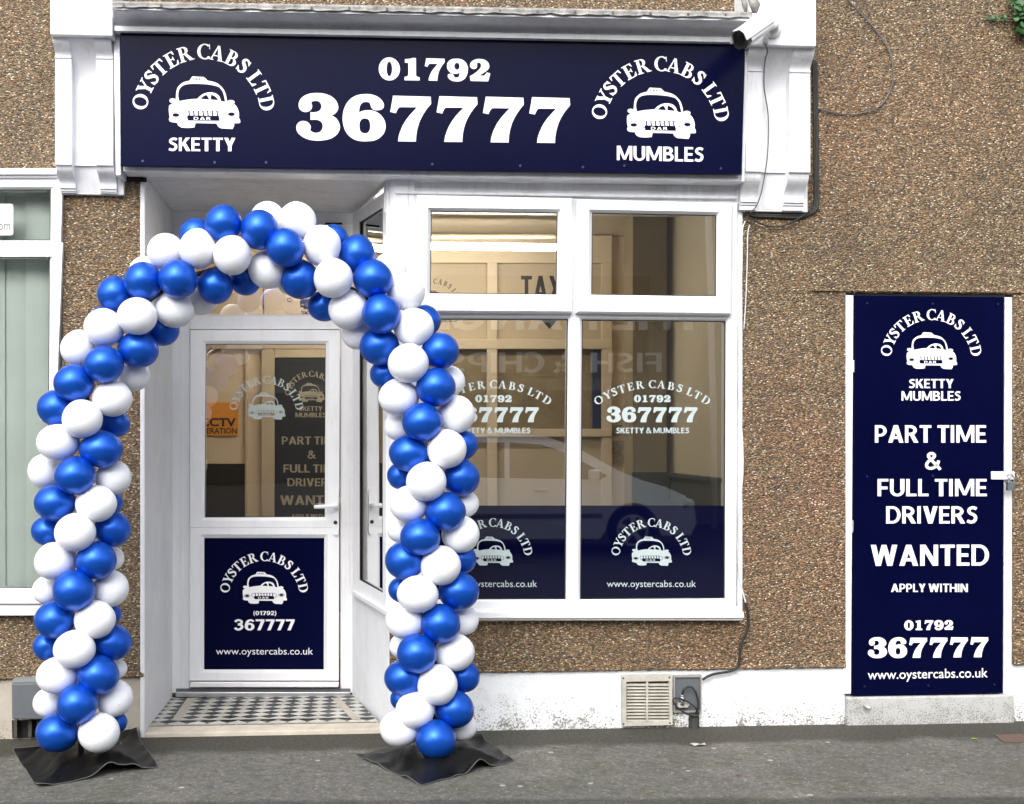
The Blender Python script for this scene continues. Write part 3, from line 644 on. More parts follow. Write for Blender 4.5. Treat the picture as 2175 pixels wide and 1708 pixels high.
# corner post with moulded flutes
m_ = MB(); pr = [(818,.06),(820,-.004),(823,-.010),(826,-.006),(829,-.022),(838,-.034),(852,-.036),(866,-.036),(867,-.030),(869,-.036),(880,-.036),(881,.03)]
zt = 2.60; zbm = V(860, 1302).z
zt = SZ+.003
m_.loops([[Vector((V(u, 800, y).x, y, zt)) for u, y in pr], [Vector((V(u, 800, y).x, y, zbm)) for u, y in pr]], False)
m_.build('corner_post', UPVC, B, False)
m_ = MB(); m_.box(V(829,900,-.034).x, -.030, zs, V(838,900,-.03).x, .1, zbm); m_.build('post_foot', PAINT, B)
# ---------------------------------------------------------------- header under the sign
hb = MB()
zb1 = V(256, 353, -.14).z
for u0, va, ub, vb2 in ((256, 372, 1574, 388),):
    pass
hb.box(V(262,365,-.13).x, -.134, SZ-.003, V(1575,380,-.13).x, -.02, V(262,345,-.134).z)
hb.box(V(836,380,-.02).x, -.020, 2.575, V(1572,390,-.02).x, .10, SZ-.003)
hb.box(V(840,380,-.05).x, -.046, 2.598, V(1566,390,-.05).x, -.0205, 2.612)
bevel(hb.build('sign_header', PAINT, B), .003)
hb = MB(); hb.box(V(816,380,.05).x, .02, 2.52, V(900,380,.05).x, .14, SZ-.004); hb.build('leak_blocker', PAINT, B)  # added block, stops interior light leaking out above the side window
# ---------------------------------------------------------------- shop window
SWD = sub_empty('shop_window', B)
yW = -.030
fr = MB()
fr.slab([(880,412),(1566,432),(1566,440),(880,420)], yW, .05)                # head
fr.slab([(880,659),(1566,668),(1566,674),(880,670)], yW, .05)                # transom
fr.slab([(880,420),(886,420),(886,659),(880,659)], yW-.0015, .05)
fr.slab([(1217,424),(1225,424),(1225,663),(1217,663)], yW-.001, .05)
fr.slab([(1555,437),(1566,437),(1566,668),(1555,668)], yW-.0015, .05)
ring(fr, [(880,670),(1221,672),(1218,1290),(880,1290)], [(905,677),(1206,678),(1201,1273),(903,1273)], yW-.002, yW+.014, 5, .05)
ring(fr, [(1221.3,672),(1566,674),(1564,1288),(1218.3,1290)], [(1236,679),(1541,682),(1539,1271),(1232,1273)], yW-.002, yW+.014, 5, .05)
fr.slab([(880,1290.2),(1566,1288.2),(1566,1298),(880,1299)], yW-.001, .05)
bevel(fr.build('frame', UPVC, SWD), .002)
fr = MB(); fr.slab([(1566.3,432),(1577,432),(1577,1306),(1566.3,1306)], -.012, .06); bevel(fr.build('edge_trim', UPVC, SWD), .002)
fr = MB(); fr.slab([(832,1300),(1580,1300),(1581,1313),(832,1314)], -.065, -.02); fr.slab([(836,1313.5),(1578,1313),(1578,1318),(836,1318)], -.05, -.002)
bevel(fr.build('sill', UPVC, SWD), .003)
for k, (o_, i_) in enumerate((([(885,414),(1217,421),(1216,665),(884,663)], [(915.5,448),(1184.5,451.5),(1182,626),(913,623.5)]),
                              ([(1225,423),(1557,432),(1554,669),(1224,665)], [(1257.5,452),(1521.5,457),(1520.5,630),(1256,626)]))):
    C_ = MB(); ring(C_, o_, i_, -.075, -.050, 7, -.031, ob=4); C_.build('top_casement', UPVC, SWD)
    g_ = MB(); ring(g_, expand(i_, .5), expand(i_, -1.6), -.0505, -.0505, 0, -.045); g_.build('gasket', RUBBER, SWD)
    g_ = MB(); g_.slab(expand(i_, 4), -.046, -.041); g_.build('pane', GLASS, SWD)
LOW = ([(905,677),(1206,678),(1201,1273),(903,1273)], [(1236,679),(1541,682),(1539,1271),(1232,1273)])
for i_ in LOW:
    g_ = MB(); ring(g_, expand(i_, .5), expand(i_, -1.8), yW+.013, yW+.013, 0, yW+.02); g_.build('gasket', RUBBER, SWD)
    g_ = MB(); g_.slab(expand(i_, 5), yW+.020, yW+.025); g_.build('pane', GLASS, SWD)
yG = yW+.0195
for q_ in ([(903,1074),(1203,1074),(1201.5,1275),(902,1275)], [(1233,1074),(1540,1074),(1540,1274),(1232,1275)]):
    nvp = MB(); nvp.slab(q_, yG, yG+.0003); nvp.build('navy_band', NAVYV, SWD)
for sh in (0, -337.5):
    line(SWD, FROST, wallmap(yG-.0005), 'arc', 1385.4+sh, 816.2+210, 210, 16.5, 32.8, 1.32)
    line(SWD, FROST, wallmap(yG-.0005), 'text', '01792', 1346.7+sh, 1425.3+sh, 839.3, 854.4, 'slab'); line(SWD, FROST, wallmap(yG-.0005), 'text', '367777', 1288.2+sh, 1482.7+sh, 865, 897, 'slab')
    line(SWD, FROST, wallmap(yG-.0005), 'text', 'SKETTY & MUMBLES', 1309+sh, 1463.7+sh, 908.6, 920.4)
    emblem(SWD, FROST, NAVYV, wallmap(yG-.0005), 1384.7+sh, 1139.7, .0430)
    line(SWD, FROST, wallmap(yG-.0005), 'plain', 'www.oystercabs.co.uk', 1288.9+sh, 1478.3+sh, 1233, 1246.8)
# ---------------------------------------------------------------- console brackets
def ogee(p0, p1, z0, z1, n=10):
    out = []
    for k in range(n+1):
        t = k/n; out.append((p0+(p1-p0)*(t - math.sin(2*math.pi*t)*.13), z0+(z1-z0)*t))
    return out
def bracket(us, vs, ub, name='console_bracket'):
    """us: block left,right at top; rails (l0,l1,r0,r1) px at mid height; vs: key heights"""
    br = sub_empty(name, B)
    vb0, vo1, vm, vo2, vend = vs; um = (us[0]+us[1])/2
    Z = lambda v, y: V(um, v, y).z
    PB = .235
    m_ = MB(); xa, xb = V(us[0], 40, -PB).x, V(us[1], 40, -PB).x
    m_.box(xa, -PB, Z(vb0, -PB), xb, .02, 3.6); bevel(m_.build('block', PAINT, br), .006)
    prof = [(.20, Z(vb0, -.235)-.002), (.20, Z(vb0+7, -.20))] + ogee(.195, .135, Z(vb0+8, -.19), Z(vo1, -.14)) + [(.145, Z(vo1, -.14)-.001), (.145, Z(vo1+3, -.14)), (.138, Z(vo1+4, -.14)), (.138, Z(vm, -.138)), (.125, Z(vm+2, -.13))] \
        + ogee(.122, .052, Z(vm+4, -.12), Z(vo2, -.05)) + [(.060, Z(vo2, -.06)-.001), (.060, Z(vo2+5, -.06)), (.05, Z(vo2+6, -.05)), (.05, Z(vo2+11, -.05)), (.042, Z(vo2+12, -.04)), (.042, Z(vend, -.04))]
    for a, b in ((ub[0], ub[1]), (ub[2], ub[3])):
        x0, x1 = V(a, 220, -.138).x, V(b, 220, -.138).x
        m_ = MB(); l0 = [Vector((x0, -p, z)) for p, z in prof] + [Vector((x0, 0, prof[-1][1])), Vector((x0, 0, prof[0][1]))]
        l1 = [Vector((x1, p.y, p.z)) for p in l0]
        m_.loops([l0, l1], True, True); m_.build('rail', PAINT, br)
    xi0, xi1 = V(ub[0]+3, 220, -.138).x+.004, V(ub[3]-3, 220, -.138).x-.004
    c = [(.20, prof[0][1])] + [(.08+.12*(1-t)**2.2, prof[0][1]+(Z(vo1+60, -.08)-prof[0][1])*t) for t in [k/12 for k in range(1, 13)]] + [(.08, Z(vm+2, -.08)), (.068, Z(vm+3, -.07)), (.030, Z(vend-2, -.03))]
    m_ = MB(); l0 = [Vector((xi0, -p, z)) for p, z in c] + [Vector((xi0, 0, c[-1][1])), Vector((xi0, 0, c[0][1]))]
    m_.loops([l0, [Vector((xi1, p.y, p.z)) for p in l0]], True, True); m_.build('hollow_face', PAINT, br)
    x0, x1 = V(us[0]+14 if us[0] < 700 else us[0]-14, 380, -.03).x, V(us[1]+24 if us[0] < 700 else us[1]-18, 380, -.03).x
    m_ = MB(); m_.box(x0, -.028, Z(vend+3, -.03), x1, .0, prof[0][1]+.02); bevel(m_.build('back_plate', PAINT, br), .004)
    return br
bracket((106, 239), (75, 121, 350, 395, 410), (117, 151.5, 204, 240))
bracket((1592, 1734), (97, 150, 365, 425, 447), (1584, 1619, 1677, 1721))
m_ = MB(); m_.box(V(266,380,-.01).x, -.006, V(280,387,0).z, V(311,380,-.01).x, -.0005, V(280,377,0).z); m_.build('broken_edge', mat('dark_cavity_brick', (.03,.022,.018), .9), B)
# cheek boards beside the sign
for q_ in ([(241,68),(254,68),(256,372),(246,372)], [(1583,95),(1589,95),(1581,385),(1575,385)]):
    m_ = MB(); m_.slab(q_, -.150, -.01); m_.build('sign_cheek', PAINT, B)
# cornice
m_ = MB()
prof = [(13, 36, -.33), (20, 44, -.335), (21.5, 45.5, -.325), (23, 47, -.325)] + [(24+30*t, 48+30*t, -.31+.13*math.sin(t*math.pi/2)) for t in [k/9 for k in range(10)]] + [(54.5, 78.5, -.19), (55, 79, -.215), (65, 90, -.215), (66, 91, -.205)]
L = [V(243, a, y) for a, b, y in prof]; Rr = [V(1592, b, y) for a, b, y in prof]
Lb = [Vector((L[-1].x, -.12, L[-1].z)), Vector((L[0].x, -.02, L[0].z+.03))]; Rb = [Vector((Rr[-1].x, -.12, Rr[-1].z)), Vector((Rr[0].x, -.02, Rr[0].z+.03))]
m_.loops([L+Lb, Rr+Rb], True, True); m_.build('cornice', PAINT, B)
# lead flashing, crumpled, dressed over the cornice
m_ = MB(); random.seed(11); nn = 260; rows = [[] for _ in range(7)]
for i in range(nn+1):
    t = i/nn; u = 238+(1598-238)*t; vt = 1+23*t; wv = 1.1*math.sin(i*.31)+.8*math.sin(i*.83+1)+random.uniform(-.5, .5); wy = .004*math.sin(i*.47)+random.uniform(-.003, .003)
    top = V(u, vt, -.340); zt0 = top.z
    rows[0].append(Vector((top.x, .005, zt0+.035))); rows[1].append(Vector((top.x, -.18, zt0+.012+random.uniform(-.002, .002)))); rows[2].append(Vector((top.x, -.335, zt0)))
    for k_, (dv, yy) in enumerate(((1.5, -.346), (5.5, -.349), (9.5, -.345), (13+wv, -.349))): rows[3+k_].append(V(u, vt+dv, yy+wy*(1 if k_ else .4)))
m_.loops(rows, False); m_.build('lead_flashing', LEAD, B, True)
m_ = MB()
for i in range(17):
    c = V(262+80*i, 9+1.36*i*.98, -.352); m_.tube([c, c+Vector((0, .004, 0))], .006, 8)
m_.build('flashing_nails', mat('nail_heads', (.10, .09, .08), .6), B)
for pts_, rr_ in (([V(1596, -4, -.34), V(1604, 12, -.35), V(1603, 27, -.35)], [.02, .026, .012]), ([V(1578, -6, -.33), V(1582, 10, -.34), V(1584, 24, -.34)], [.012, .014, .008])):
    m_ = MB(); m_.tube(pts_, rr_, 8); m_.build('lead_fold', LEAD, B, True)

# ================================================================ FASCIA SIGN
FS = thing('fascia_sign', 'long navy taxi office sign with white phone number and two car emblems above the shopfront', 'sign', V(918, 220, -.17))
yS = -.180
q = [(255,68),(1582,94),(1576,370),(256,352)]
m_ = MB(); m_.slab(q, yS, yS+.03); bevel(m_.build('panel', NAVY, FS), .002)
m_ = MB()
for u, v in ((303,342),(456,345),(565,345),(918,349),(1105,352),(1238,355),(1326,352),(1531,358),(560,75),(1025,84),(1326,80)):
    c = V(u, v, yS-.001); m_.tube([c+Vector((0, -.002, 0)), c+Vector((0, .002, 0))], .006, 10)
m_.build('screw_caps', mat('navy_cap', (.008, .010, .05), .4), FS)
line(FS, WHITE, wallmap(yS-.0006), 'text', '01792', 804.2, 1042.8, 122.5, 169.8, 'slab', .0135); line(FS, WHITE, wallmap(yS-.0006), 'text', '367777', 629, 1213.9, 201.5, 298, 'slab', .0105)
line(FS, WHITE, wallmap(yS-.0006), 'text', 'SKETTY', 358, 500, 292.3, 320.8, slope=.004)
emblem(FS, WHITE, NAVY, wallmap(yS-.0006), 434.5, 162.6, .0765, .010)
line(FS, WHITE, wallmap(yS-.0006), 'text', 'MUMBLES', 1310.3, 1494.5, 309.7, 340.3, slope=.019)
emblem(FS, WHITE, NAVY, wallmap(yS-.0006), 1405, 186.8, .0739, .018)

# ================================================================ SIDE DOOR + SIGN
SD = sub_empty('side_door', B)
m_ = MB(); m_.slab([(1795.5,627),(1813,627),(1808,1474),(1790,1474)], .004, .09); m_.slab([(2134,631),(2152,631),(2149,1476),(2131,1474)], .012, .09)
bevel(m_.build('frame', PAINT, SD), .003)
m_ = MB(); m_.slab([(1812,624),(2135,626),(2132,1480),(1808,1482)], .045, .09); m_.build('leaf', PAINT, SD)
m_ = MB(); m_.slab([(1813.3,630),(1815.2,630),(1810.4,1478),(1808.5,1478)], .02, .04); m_.build('hinge_gap', mat('red_brown_paint', (.22, .12, .10), .6), SD)
m_ = MB()
for v in (765, 1105, 1240, 1352): m_.slab([(1811.5,v),(1815.5,v),(1815.2,v+26),(1811.2,v+26)], .006, .03)
bevel(m_.build('hinge', PAINT, SD), .002)
RS = thing('recruitment_sign', 'tall navy sign advertising for drivers, fixed over the side door', 'sign', V(1970, 1478, .0))
yR = -.004
m_ = MB(); m_.slab([(1817,627.5),(2133,631),(2130,1472),(1811.5,1478.5)], yR, .040); bevel(m_.build('panel', NAVY, RS), .0015)
emblem(RS, WHITE, NAVY, wallmap(yR-.0006), 1979.4, 705.9, .0541)
line(RS, WHITE, wallmap(yR-.0006), 'text', 'SKETTY', 1930.7, 2025.3, 805.2, 824.5); line(RS, WHITE, wallmap(yR-.0006), 'text', 'MUMBLES', 1914.9, 2040.6, 831, 851)
line(RS, WHITE, wallmap(yR-.0006), 'text', 'PART TIME', 1858.4, 2094.7, 903.3, 940.2); line(RS, WHITE, wallmap(yR-.0006), 'text', '&', 1964, 1997.6, 960.7, 997.5); line(RS, WHITE, wallmap(yR-.0006), 'text', 'FULL TIME', 1864, 2096, 1017.5, 1054)
line(RS, WHITE, wallmap(yR-.0006), 'text', 'DRIVERS', 1882.2, 2076.2, 1075.5, 1112); line(RS, WHITE, wallmap(yR-.0006), 'text', 'WANTED', 1849.7, 2100.6, 1157.5, 1202, slope=-.003); line(RS, WHITE, wallmap(yR-.0006), 'text', 'APPLY WITHIN', 1892.6, 2055.7, 1240, 1257.5)
line(RS, WHITE, wallmap(yR-.0006), 'text', '01792', 1920.5, 2025.8, 1318, 1338.8, 'slab', -.008); line(RS, WHITE, wallmap(yR-.0006), 'text', '367777', 1843.2, 2100.5, 1355.5, 1398.2, 'slab', -.009)
line(RS, WHITE, wallmap(yR-.0006), 'plain', 'www.oystercabs.co.uk', 1843.2, 2098, 1423.5, 1443, .004, slope=-.018)
m_ = MB()
for u, v in ((1842,644),(1981,645),(2120,646),(1842,1012),(1982,1011),(1836,1458),(1972,1456),(2112,1454)):
    c = V(u, v, yR-.001); m_.tube([c+Vector((0, -.0015, 0)), c+Vector((0, .002, 0))], .005, 10)
m_.build('screw_caps', MATS['navy_cap'], RS)
HP = thing('hasp_latch', 'white painted steel hasp across the right edge of the side door', 'latch', V(2128, 1010, -.02))
m_ = MB(); m_.slab([(2106,1001.5),(2155,1001.5),(2156,1019),(2106,1018.5)], -.012, -.0045); bevel(m_.build('strap', PAINT, HP), .002)
m_ = MB(); m_.tube([V(2140,1009,-.013), V(2141,1008,-.035), V(2150,1009,-.035), V(2151,1010,-.013)], .004, 8); m_.build('staple', STEEL, HP, True)
PK = thing('padlock', 'small grey laminated padlock hanging from the white hasp', 'padlock', V(2147, 1040, -.03))
m_ = MB(); m_.slab([(2141,1025),(2156,1025),(2155,1042),(2141,1042)], -.045, -.022); bevel(m_.build('lock_body', mat('zinc', (.22, .24, .26), .4, metal=.7), PK), .003)
m_ = MB(); m_.slab([(2140.5,1023.5),(2156.5,1023.5),(2156.5,1025.3),(2140.5,1025.3)], -.047, -.02); m_.build('lock_rim', STEEL, PK)
m_ = MB(); m_.tube([V(2143,1024,-.033), V(2143,1015,-.033), V(2146,1010,-.033), V(2151,1010,-.033), V(2154,1015,-.033), V(2154,1024,-.033)], .0035, 8); m_.build('shackle', STEEL, PK, True)
m_ = MB(); c = V(1837, 1499, -.016); m_.tube([c+Vector((0,.006,0)), c+Vector((0.004,-.02,-.002)), c+Vector((.008,-.045,-.004))], [.011,.009,.008], 12)
OP = m_.build('overflow_pipe', mat('grey_pipe', (.42,.42,.42), .5), None, True); tag(OP, 'short grey overflow pipe poking out of the concrete step under the side door', 'pipe')

# ================================================================ NEIGHBOUR WINDOW (left edge)
NW = sub_empty('neighbour_window', B)
m_ = MB()
ring(m_, [(-362,377),(133,377),(128,545),(-362,545)], [(-340,404),(108,403),(107,511),(-340,511)], -.03, -.012, 6, .05)
ring(m_, [(-362,515),(133,515),(104,1268),(-362,1266)], [(-340,546),(106,545),(102,1249),(-340,1248)], -.029, -.012, 6, .05)
m_.build('frame', UPVC, NW)
m_ = MB(); m_.slab([(-362,357),(121,357),(120,371),(-362,371)], -.06, 0); m_.slab([(-362,371.3),(122,371.3),(122,378),(-362,378)], -.045, 0); bevel(m_.build('head_trim', PAINT, NW), .006)
m_ = MB(); m_.slab([(-362,1266),(112,1266),(112,1283),(-362,1283)], -.06, .0); m_.slab([(-362,1284),(110,1284),(110,1308),(-362,1308)], -.045, .0); bevel(m_.build('sill', UPVC, NW), .004)
for q_ in ([(-340,404),(108,403),(107,511),(-340,511)], [(-340,546),(106,545),(102,1249),(-340,1248)]):
    g_ = MB(); g_.slab(expand(q_, 4), -.008, -.003); g_.build('pane', GLASS2, NW)
    g_ = MB(); ring(g_, expand(q_, .5), expand(q_, -1.7), -.0125, -.0125, 0, -.009); g_.build('gasket', RUBBER, NW)
BL = thing('window_blind', 'pale green vertical blinds behind the window at the left edge', 'blind', V(40, 1248, .12))
m_ = MB()
u = -330; i = 0
while u < 112:
    wdt = 47 if i % 2 else 52; yy = .12+.012*(i % 2)
    a = V(u, 380, yy); b = V(u+wdt, 380, yy); zt_ = 2.62; zb_ = zn0+.06
    pts = []
    for k in range(7):
        t = k/6; pts.append((a.x+(b.x-a.x)*t, yy-.007*math.sin(math.pi*t)))
    m_.loops([[Vector((x, y, zt_)) for x, y in pts], [Vector((x+.004, y, zb_)) for x, y in pts]], False)
    u += wdt-1.5; i += 1
m_.build('slats', mat('blind_fabric', (.70, .78, .74), .8, var=.08, vs=3), BL, True)
NB = MB(); NB.box(xwl, .30, zn0, xn1, .34, 2.72); NB.build('blind_backing', mat('dim_room', (.05, .05, .045), .9), B)
WS = thing('window_sticker', 'white rounded notice with grey letters at the left edge window', 'sticker', V(0, 500, -.0085))
m_ = rbox(MB(), -70, 433, 28, 500, -.0095, -.0083, 5); m_.build('card', mat('card_white', (.66, .68, .70), .5), WS)
A = Art(wallmap(-.0103)); A.plain('om', -4, 22, 475, 489, .01); A.mb.build('lettering', mat('grey_ink', (.20, .20, .20), .6), WS)

# ================================================================ INTERIOR
YP = 2.0
xI0, xI1 = -1.35, V(1541, 900, 0).x+.03
ZI = 2.76
m_ = MB(); m_.box(xI0, YP+.06, -.02, xI1, YP+.14, ZI+.05); m_.build('interior_back_wall', TAN, B)
m_ = MB(); m_.box(xI0-.06, YB+.09, -.02, xI0, YP+.2, ZI); m_.build('interior_side_wall', TAN, B)
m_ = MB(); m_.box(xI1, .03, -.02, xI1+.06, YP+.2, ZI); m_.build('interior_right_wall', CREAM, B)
m_ = MB(); m_.box(xI1-.025, .04, -.02, xI1-.001, 1.12, V(1470, 1018, .55).z); m_.box(xI1-.05, .04, V(1470, 1018, .55).z, xI1-.001, 1.12, V(1470, 1018, .55).z+.02); m_.build('interior_dado', DADO, B)
m_ = MB(); m_.box(xI0-.06, .06, ZI, xI1+.06, YP+.2, ZI+.05); m_.build('interior_ceiling', CEIL, B)
m_ = MB(); m_.box(xI0-.06, .06, ZI+.10, 4.0, YP+.3, ZI+.2); m_.build('roof_slab', CONC, B)
m_ = MB(); m_.box(xI0-.06, YB+.10, -.05, xI1+.06, YP+.2, .0); m_.box(xp1+.3, .06, -.05, xI1+.06, YB+.10, .0); m_.build('interior_floor', mat('brown_carpet', (.12, .09, .06), .9), B)
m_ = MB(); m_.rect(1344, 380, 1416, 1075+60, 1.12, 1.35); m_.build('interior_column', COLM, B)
m_ = MB(); m_.rect(1343, 1003, 1417, 1150, 1.10, 1.12); m_.build('column_dado', DADO, B)
PT = thing('office_partition', 'tan panelled counter partition seen through the shop window', 'partition', V(1100, 1250, YP))
m_ = MB()
def bar(u0, v0, u1, v1, d=.03): m_.rect(u0, v0, u1, v1, YP-d, YP+.055)
bar(395, 500, 1300, 558.5); bar(395, 720.7, 1300, 741.5, .032); bar(735, 911, 1300, 928, .04)
for a, b in ((735, 800), (905-45, 905-30), (1034.7, 1056.5), (1278.6, 1300)): bar(a, 545, b, 1300, .028)
bar(555, 742, 583, 1300, .028); bar(520, 742, 526, 1300, .012); bar(583, 742, 735, 760, .029)
bevel(m_.build('frame', TANW, PT), .004)
m_ = MB(); m_.rect(735, 545, 1290, 735, YP+.01, YP+.05); m_.rect(735, 920, 1290, 1300, YP+.012, YP+.05); m_.build('panel', TAND, PT)
m_ = MB(); m_.rect(395, 545, 734.5, 1300, YP+.0102, YP+.0198); m_.build('lobby_panel', TAN, PT)
m_ = MB(); m_.rect(800, 735, 1290, 920, YP+.02, YP+.05); m_.build('counter_glass', mat('dim_glass', (.26, .20, .12), .25, var=.35, vs=5), PT)
m_ = MB(); m_.rect(1259, 742, 1278, 911, YP-.002, YP+.019); m_.build('blue_door_edge', mat('blue_door', (.02, .03, .08), .5), PT)
m_ = MB(); m_.rect(559.4, 560, 560.6, 720, YP+.004, YP+.0095); m_.build('panel_joint', LETK, PT)
A = Art(wallmap(YP+.0095)); DK = Art(wallmap(YP+.0095)); 
for cu in (925, 665):
    logo(A, DK, cu, 617, .028); A.text('SKETTY', cu-26, cu+26, 660, 669); A.text('MUMBLES', cu-32, cu+46, 674, 684)
A.text('TAXI', 1106.7, 1205, 586, 640, 'sans'); A.shape([[(1120, 646), (1214, 646), (1167, 699)]], lambda x, y: (x, y), 0)
A.mb.build('black_lettering', LETK, PT); DK.mb.build('emblem_detail', TAND, PT)
m_ = MB(); m_.rect(437-30, 985, 520, 1300, YP-.002, YP+.01); m_.build('dark_opening', mat('dark_glass', (.02, .018, .014), .2), PT)
IP = thing('driver_poster', 'dark poster with beige lettering hanging inside behind the door glass', 'poster', V(640, 1110, YP-.04))
m_ = MB(); m_.rect(583.5, 761, 737, 1300, YP-.02, YP+.01); m_.build('sheet', mat('dark_poster', (.022, .024, .03), .45), IP)
emblem(IP, BEIGEV, MATS['dark_poster'], wallmap(YP-.0206), 661.7, 813.5, .0282)
line(IP, BEIGEV, wallmap(YP-.0206), 'text', 'SKETTY', 636, 684.6, 863.2, 873); line(IP, BEIGEV, wallmap(YP-.0206), 'text', 'MUMBLES', 627.5, 692, 876.6, 886.5); line(IP, BEIGEV, wallmap(YP-.0206), 'text', 'PART TIME', 598.5, 721, 927.2, 944.3); line(IP, BEIGEV, wallmap(YP-.0206), 'text', '&', 653, 670, 957, 974)
line(IP, BEIGEV, wallmap(YP-.0206), 'text', 'FULL TIME', 602, 722, 986.7, 1003.8); line(IP, BEIGEV, wallmap(YP-.0206), 'text', 'DRIVERS', 610.5, 711, 1016, 1033); line(IP, BEIGEV, wallmap(YP-.0206), 'text', 'WANTED', 595, 725, 1052.5, 1072.8); line(IP, BEIGEV, wallmap(YP-.0206), 'text', 'APPLY WITHIN', 618.5, 703, 1092, 1101)
CN = thing('camera_notice', 'orange camera surveillance notice on the wall behind the door glass', 'notice', V(470, 925, YP))
m_ = rbox(MB(), 404, 855, 506, 925, YP-.002, YP+.0095, 4); m_.build('card', mat('orange_card', (.85, .33, .03), .5), CN)
A = Art(wallmap(YP-.003)); A.plain('CCTV', 425, 501, 888, 905, .03); A.plain('OPERATION', 418, 503, 909, 921, .015); A.mb.build('lettering', LETK, CN)
CLT = thing('ceiling_light', 'long fluorescent tube light glowing under the office ceiling', 'light', V(1040, 500, 1.25))
m_ = MB(); m_.rect(606, 497, 1181, 504, 1.27, 1.33); bevel(m_.build('housing', mat('lamp_housing', (.22, .19, .14), .6), CLT), .004)
m_ = MB(); a = V(612, 519, 1.25); b = V(1180, 520, 1.25); m_.tube([a, Vector((b.x, a.y, a.z))], .021, 14)
m_.build('tube', mat('lit_tube', (1, 1, 1), .5, emit=(1, .93, .80), es=33), CLT, True)
NT = thing('price_notices', 'white paper notices pinned on the tan wall behind the right pane', 'notice', V(1318, 980, 2.0))
m_ = MB()
for a in ((1301,903,1322,926),(1302,936,1327,962),(1304,968,1340,985)): m_.rect(*a, YP+.045, YP+.0585)
m_.build('sheet', mat('notice_paper', (.42, .38, .30), .7, var=.5, vs=40), NT)

# ================================================================ SERVICES AND SMALL THINGS
VG = thing('vent_grille', 'ivory louvred air vent cover set in the white plinth', 'vent', V(1375, 1542, 0))
m_ = MB(); ring(m_, [(1321,1435.5),(1427.5,1433.5),(1428.5,1540),(1322,1543)], [(1331,1449),(1420,1447.5),(1421,1531),(1331.5,1533)], -.016, -.010, 1, .012); m_.build('frame', VENTM, VG)
m_ = MB(); m_.rect(1372.5, 1448, 1377, 1532, -.017, -.006); m_.build('centre_bar', VENTM, VG)
m_ = MB(); m_.rect(1330, 1447, 1421, 1533, .0105, .0115); m_.build('dark_back', mat('vent_dark', (.10, .09, .07), .8), VG)
for k in range(12):
    v = 1451+6.85*k
    for ua, ub in ((1331.5, 1372.3), (1377.2, 1420.5)):
        m_ = MB()
        p = [[V(ua, v+.6, .002), V(ub, v+.4, .002)], [V(ua, v+5.6, -.013), V(ub, v+5.4, -.013)], [V(ua, v+6.4, -.012), V(ub, v+6.2, -.012)], [V(ua, v+6.5, .004), V(ub, v+6.3, .004)]]; m_.loops(p, False); m_.build('louvre', VENTM, VG)
m_ = MB()
for u, v in ((1324,1441),(1422,1439),(1324.5,1538),(1423,1536)):
    c = V(u, v, -.017); m_.tube([c, c+Vector((0, .002, 0))], .005, 10)
m_.build('screws', mat('rusty_screw', (.07, .045, .03), .7), VG)
MBX = thing('meter_box', 'open grey service box with looped black cable beside the air vent', 'utility box', V(1460, 1512, 0))
m_ = MB(); m_.rect(1433, 1439, 1488.5, 1511, .004, .013); m_.build('back_panel', GREY, MBX)
m_ = MB(); ring(m_, [(1430.5,1435),(1490,1433.5),(1490,1513),(1430.5,1514)], [(1434,1439.5),(1487.5,1439),(1487.5,1509),(1434,1510)], -.006, .0, .5, .01); m_.build('rim', mat('rim_plastic', (.30,.28,.26), .6), MBX)
m_ = MB(); m_.rect(1444, 1492, 1464, 1500, -.0, .004) ; m_.rect(1440, 1494, 1462, 1503, -.02, .0); m_.build('bracket', VENTM, MBX)
m_ = MB(); m_.tube([V(1449,1497,-.02), V(1449,1480,-.02)], .010, 10); m_.tube([V(1449,1482,-.02), V(1449,1474,-.02)], .008, 10); m_.build('gland', STEEL, MBX, True)
m_ = MB(); pts = [(1449,1476),(1452,1465),(1461,1458.5),(1470,1460),(1478,1470),(1483,1487),(1483,1505),(1478,1515)]
m_.tube([V(u, v, -.025) for u, v in pts], .0055, 8)
m_.tube([V(1432+25+25*math.cos(a)*1.0+ (12*math.sin(a)), 1502+18*math.sin(a)+7*math.cos(a), -.035) for a in [k*2*math.pi/20 for k in range(21)]], .0045, 8); m_.build('cable_loop', CABLE, MBX, True)
m_ = MB(); ls = []
for v, r_ in ((1516,.022),(1525,.026),(1545,.026),(1558,.030),(1562,.034)): 
    c = V(1474, v, -.006); ls.append((c, r_))
m_.tube([c for c, _ in ls], [r_ for _, r_ in ls], 10); m_.build('conduit', mat('mossy_conduit', (.035,.038,.032), .8, var=.4, vs=30, bump=.006, bs=40), MBX, True)
GB = thing('gas_meter_cover', 'grey meter cover half hidden behind the left foot of the balloon arch', 'utility box', V(70, 1570, 0))
m_ = MB(); m_.slab([(24,1452),(118,1450),(118,1528),(25,1529)], -.09, .012); bevel(m_.build('cover', GREY, GB), .006)
m_ = MB(); m_.slab([(27,1443),(118,1441),(118,1449.5),(25,1451)], -.06, .012); m_.build('lid', mat('pale_grey_plastic', (.22,.23,.23), .6), GB)
m_ = MB(); m_.slab([(25,1530),(118,1530),(118,1566),(26,1568)], .006, .0118); m_.build('dark_cavity', mat('cavity', (.012,.011,.009), .9), GB)
m_ = MB()
for u in (29, 60, 78, 104): m_.slab([(u,1531),(u+7,1531),(u+7,1566),(u,1566)], -.03, .004)
m_.build('pipes', mat('grimy_pipe', (.06,.055,.04), .8), GB)

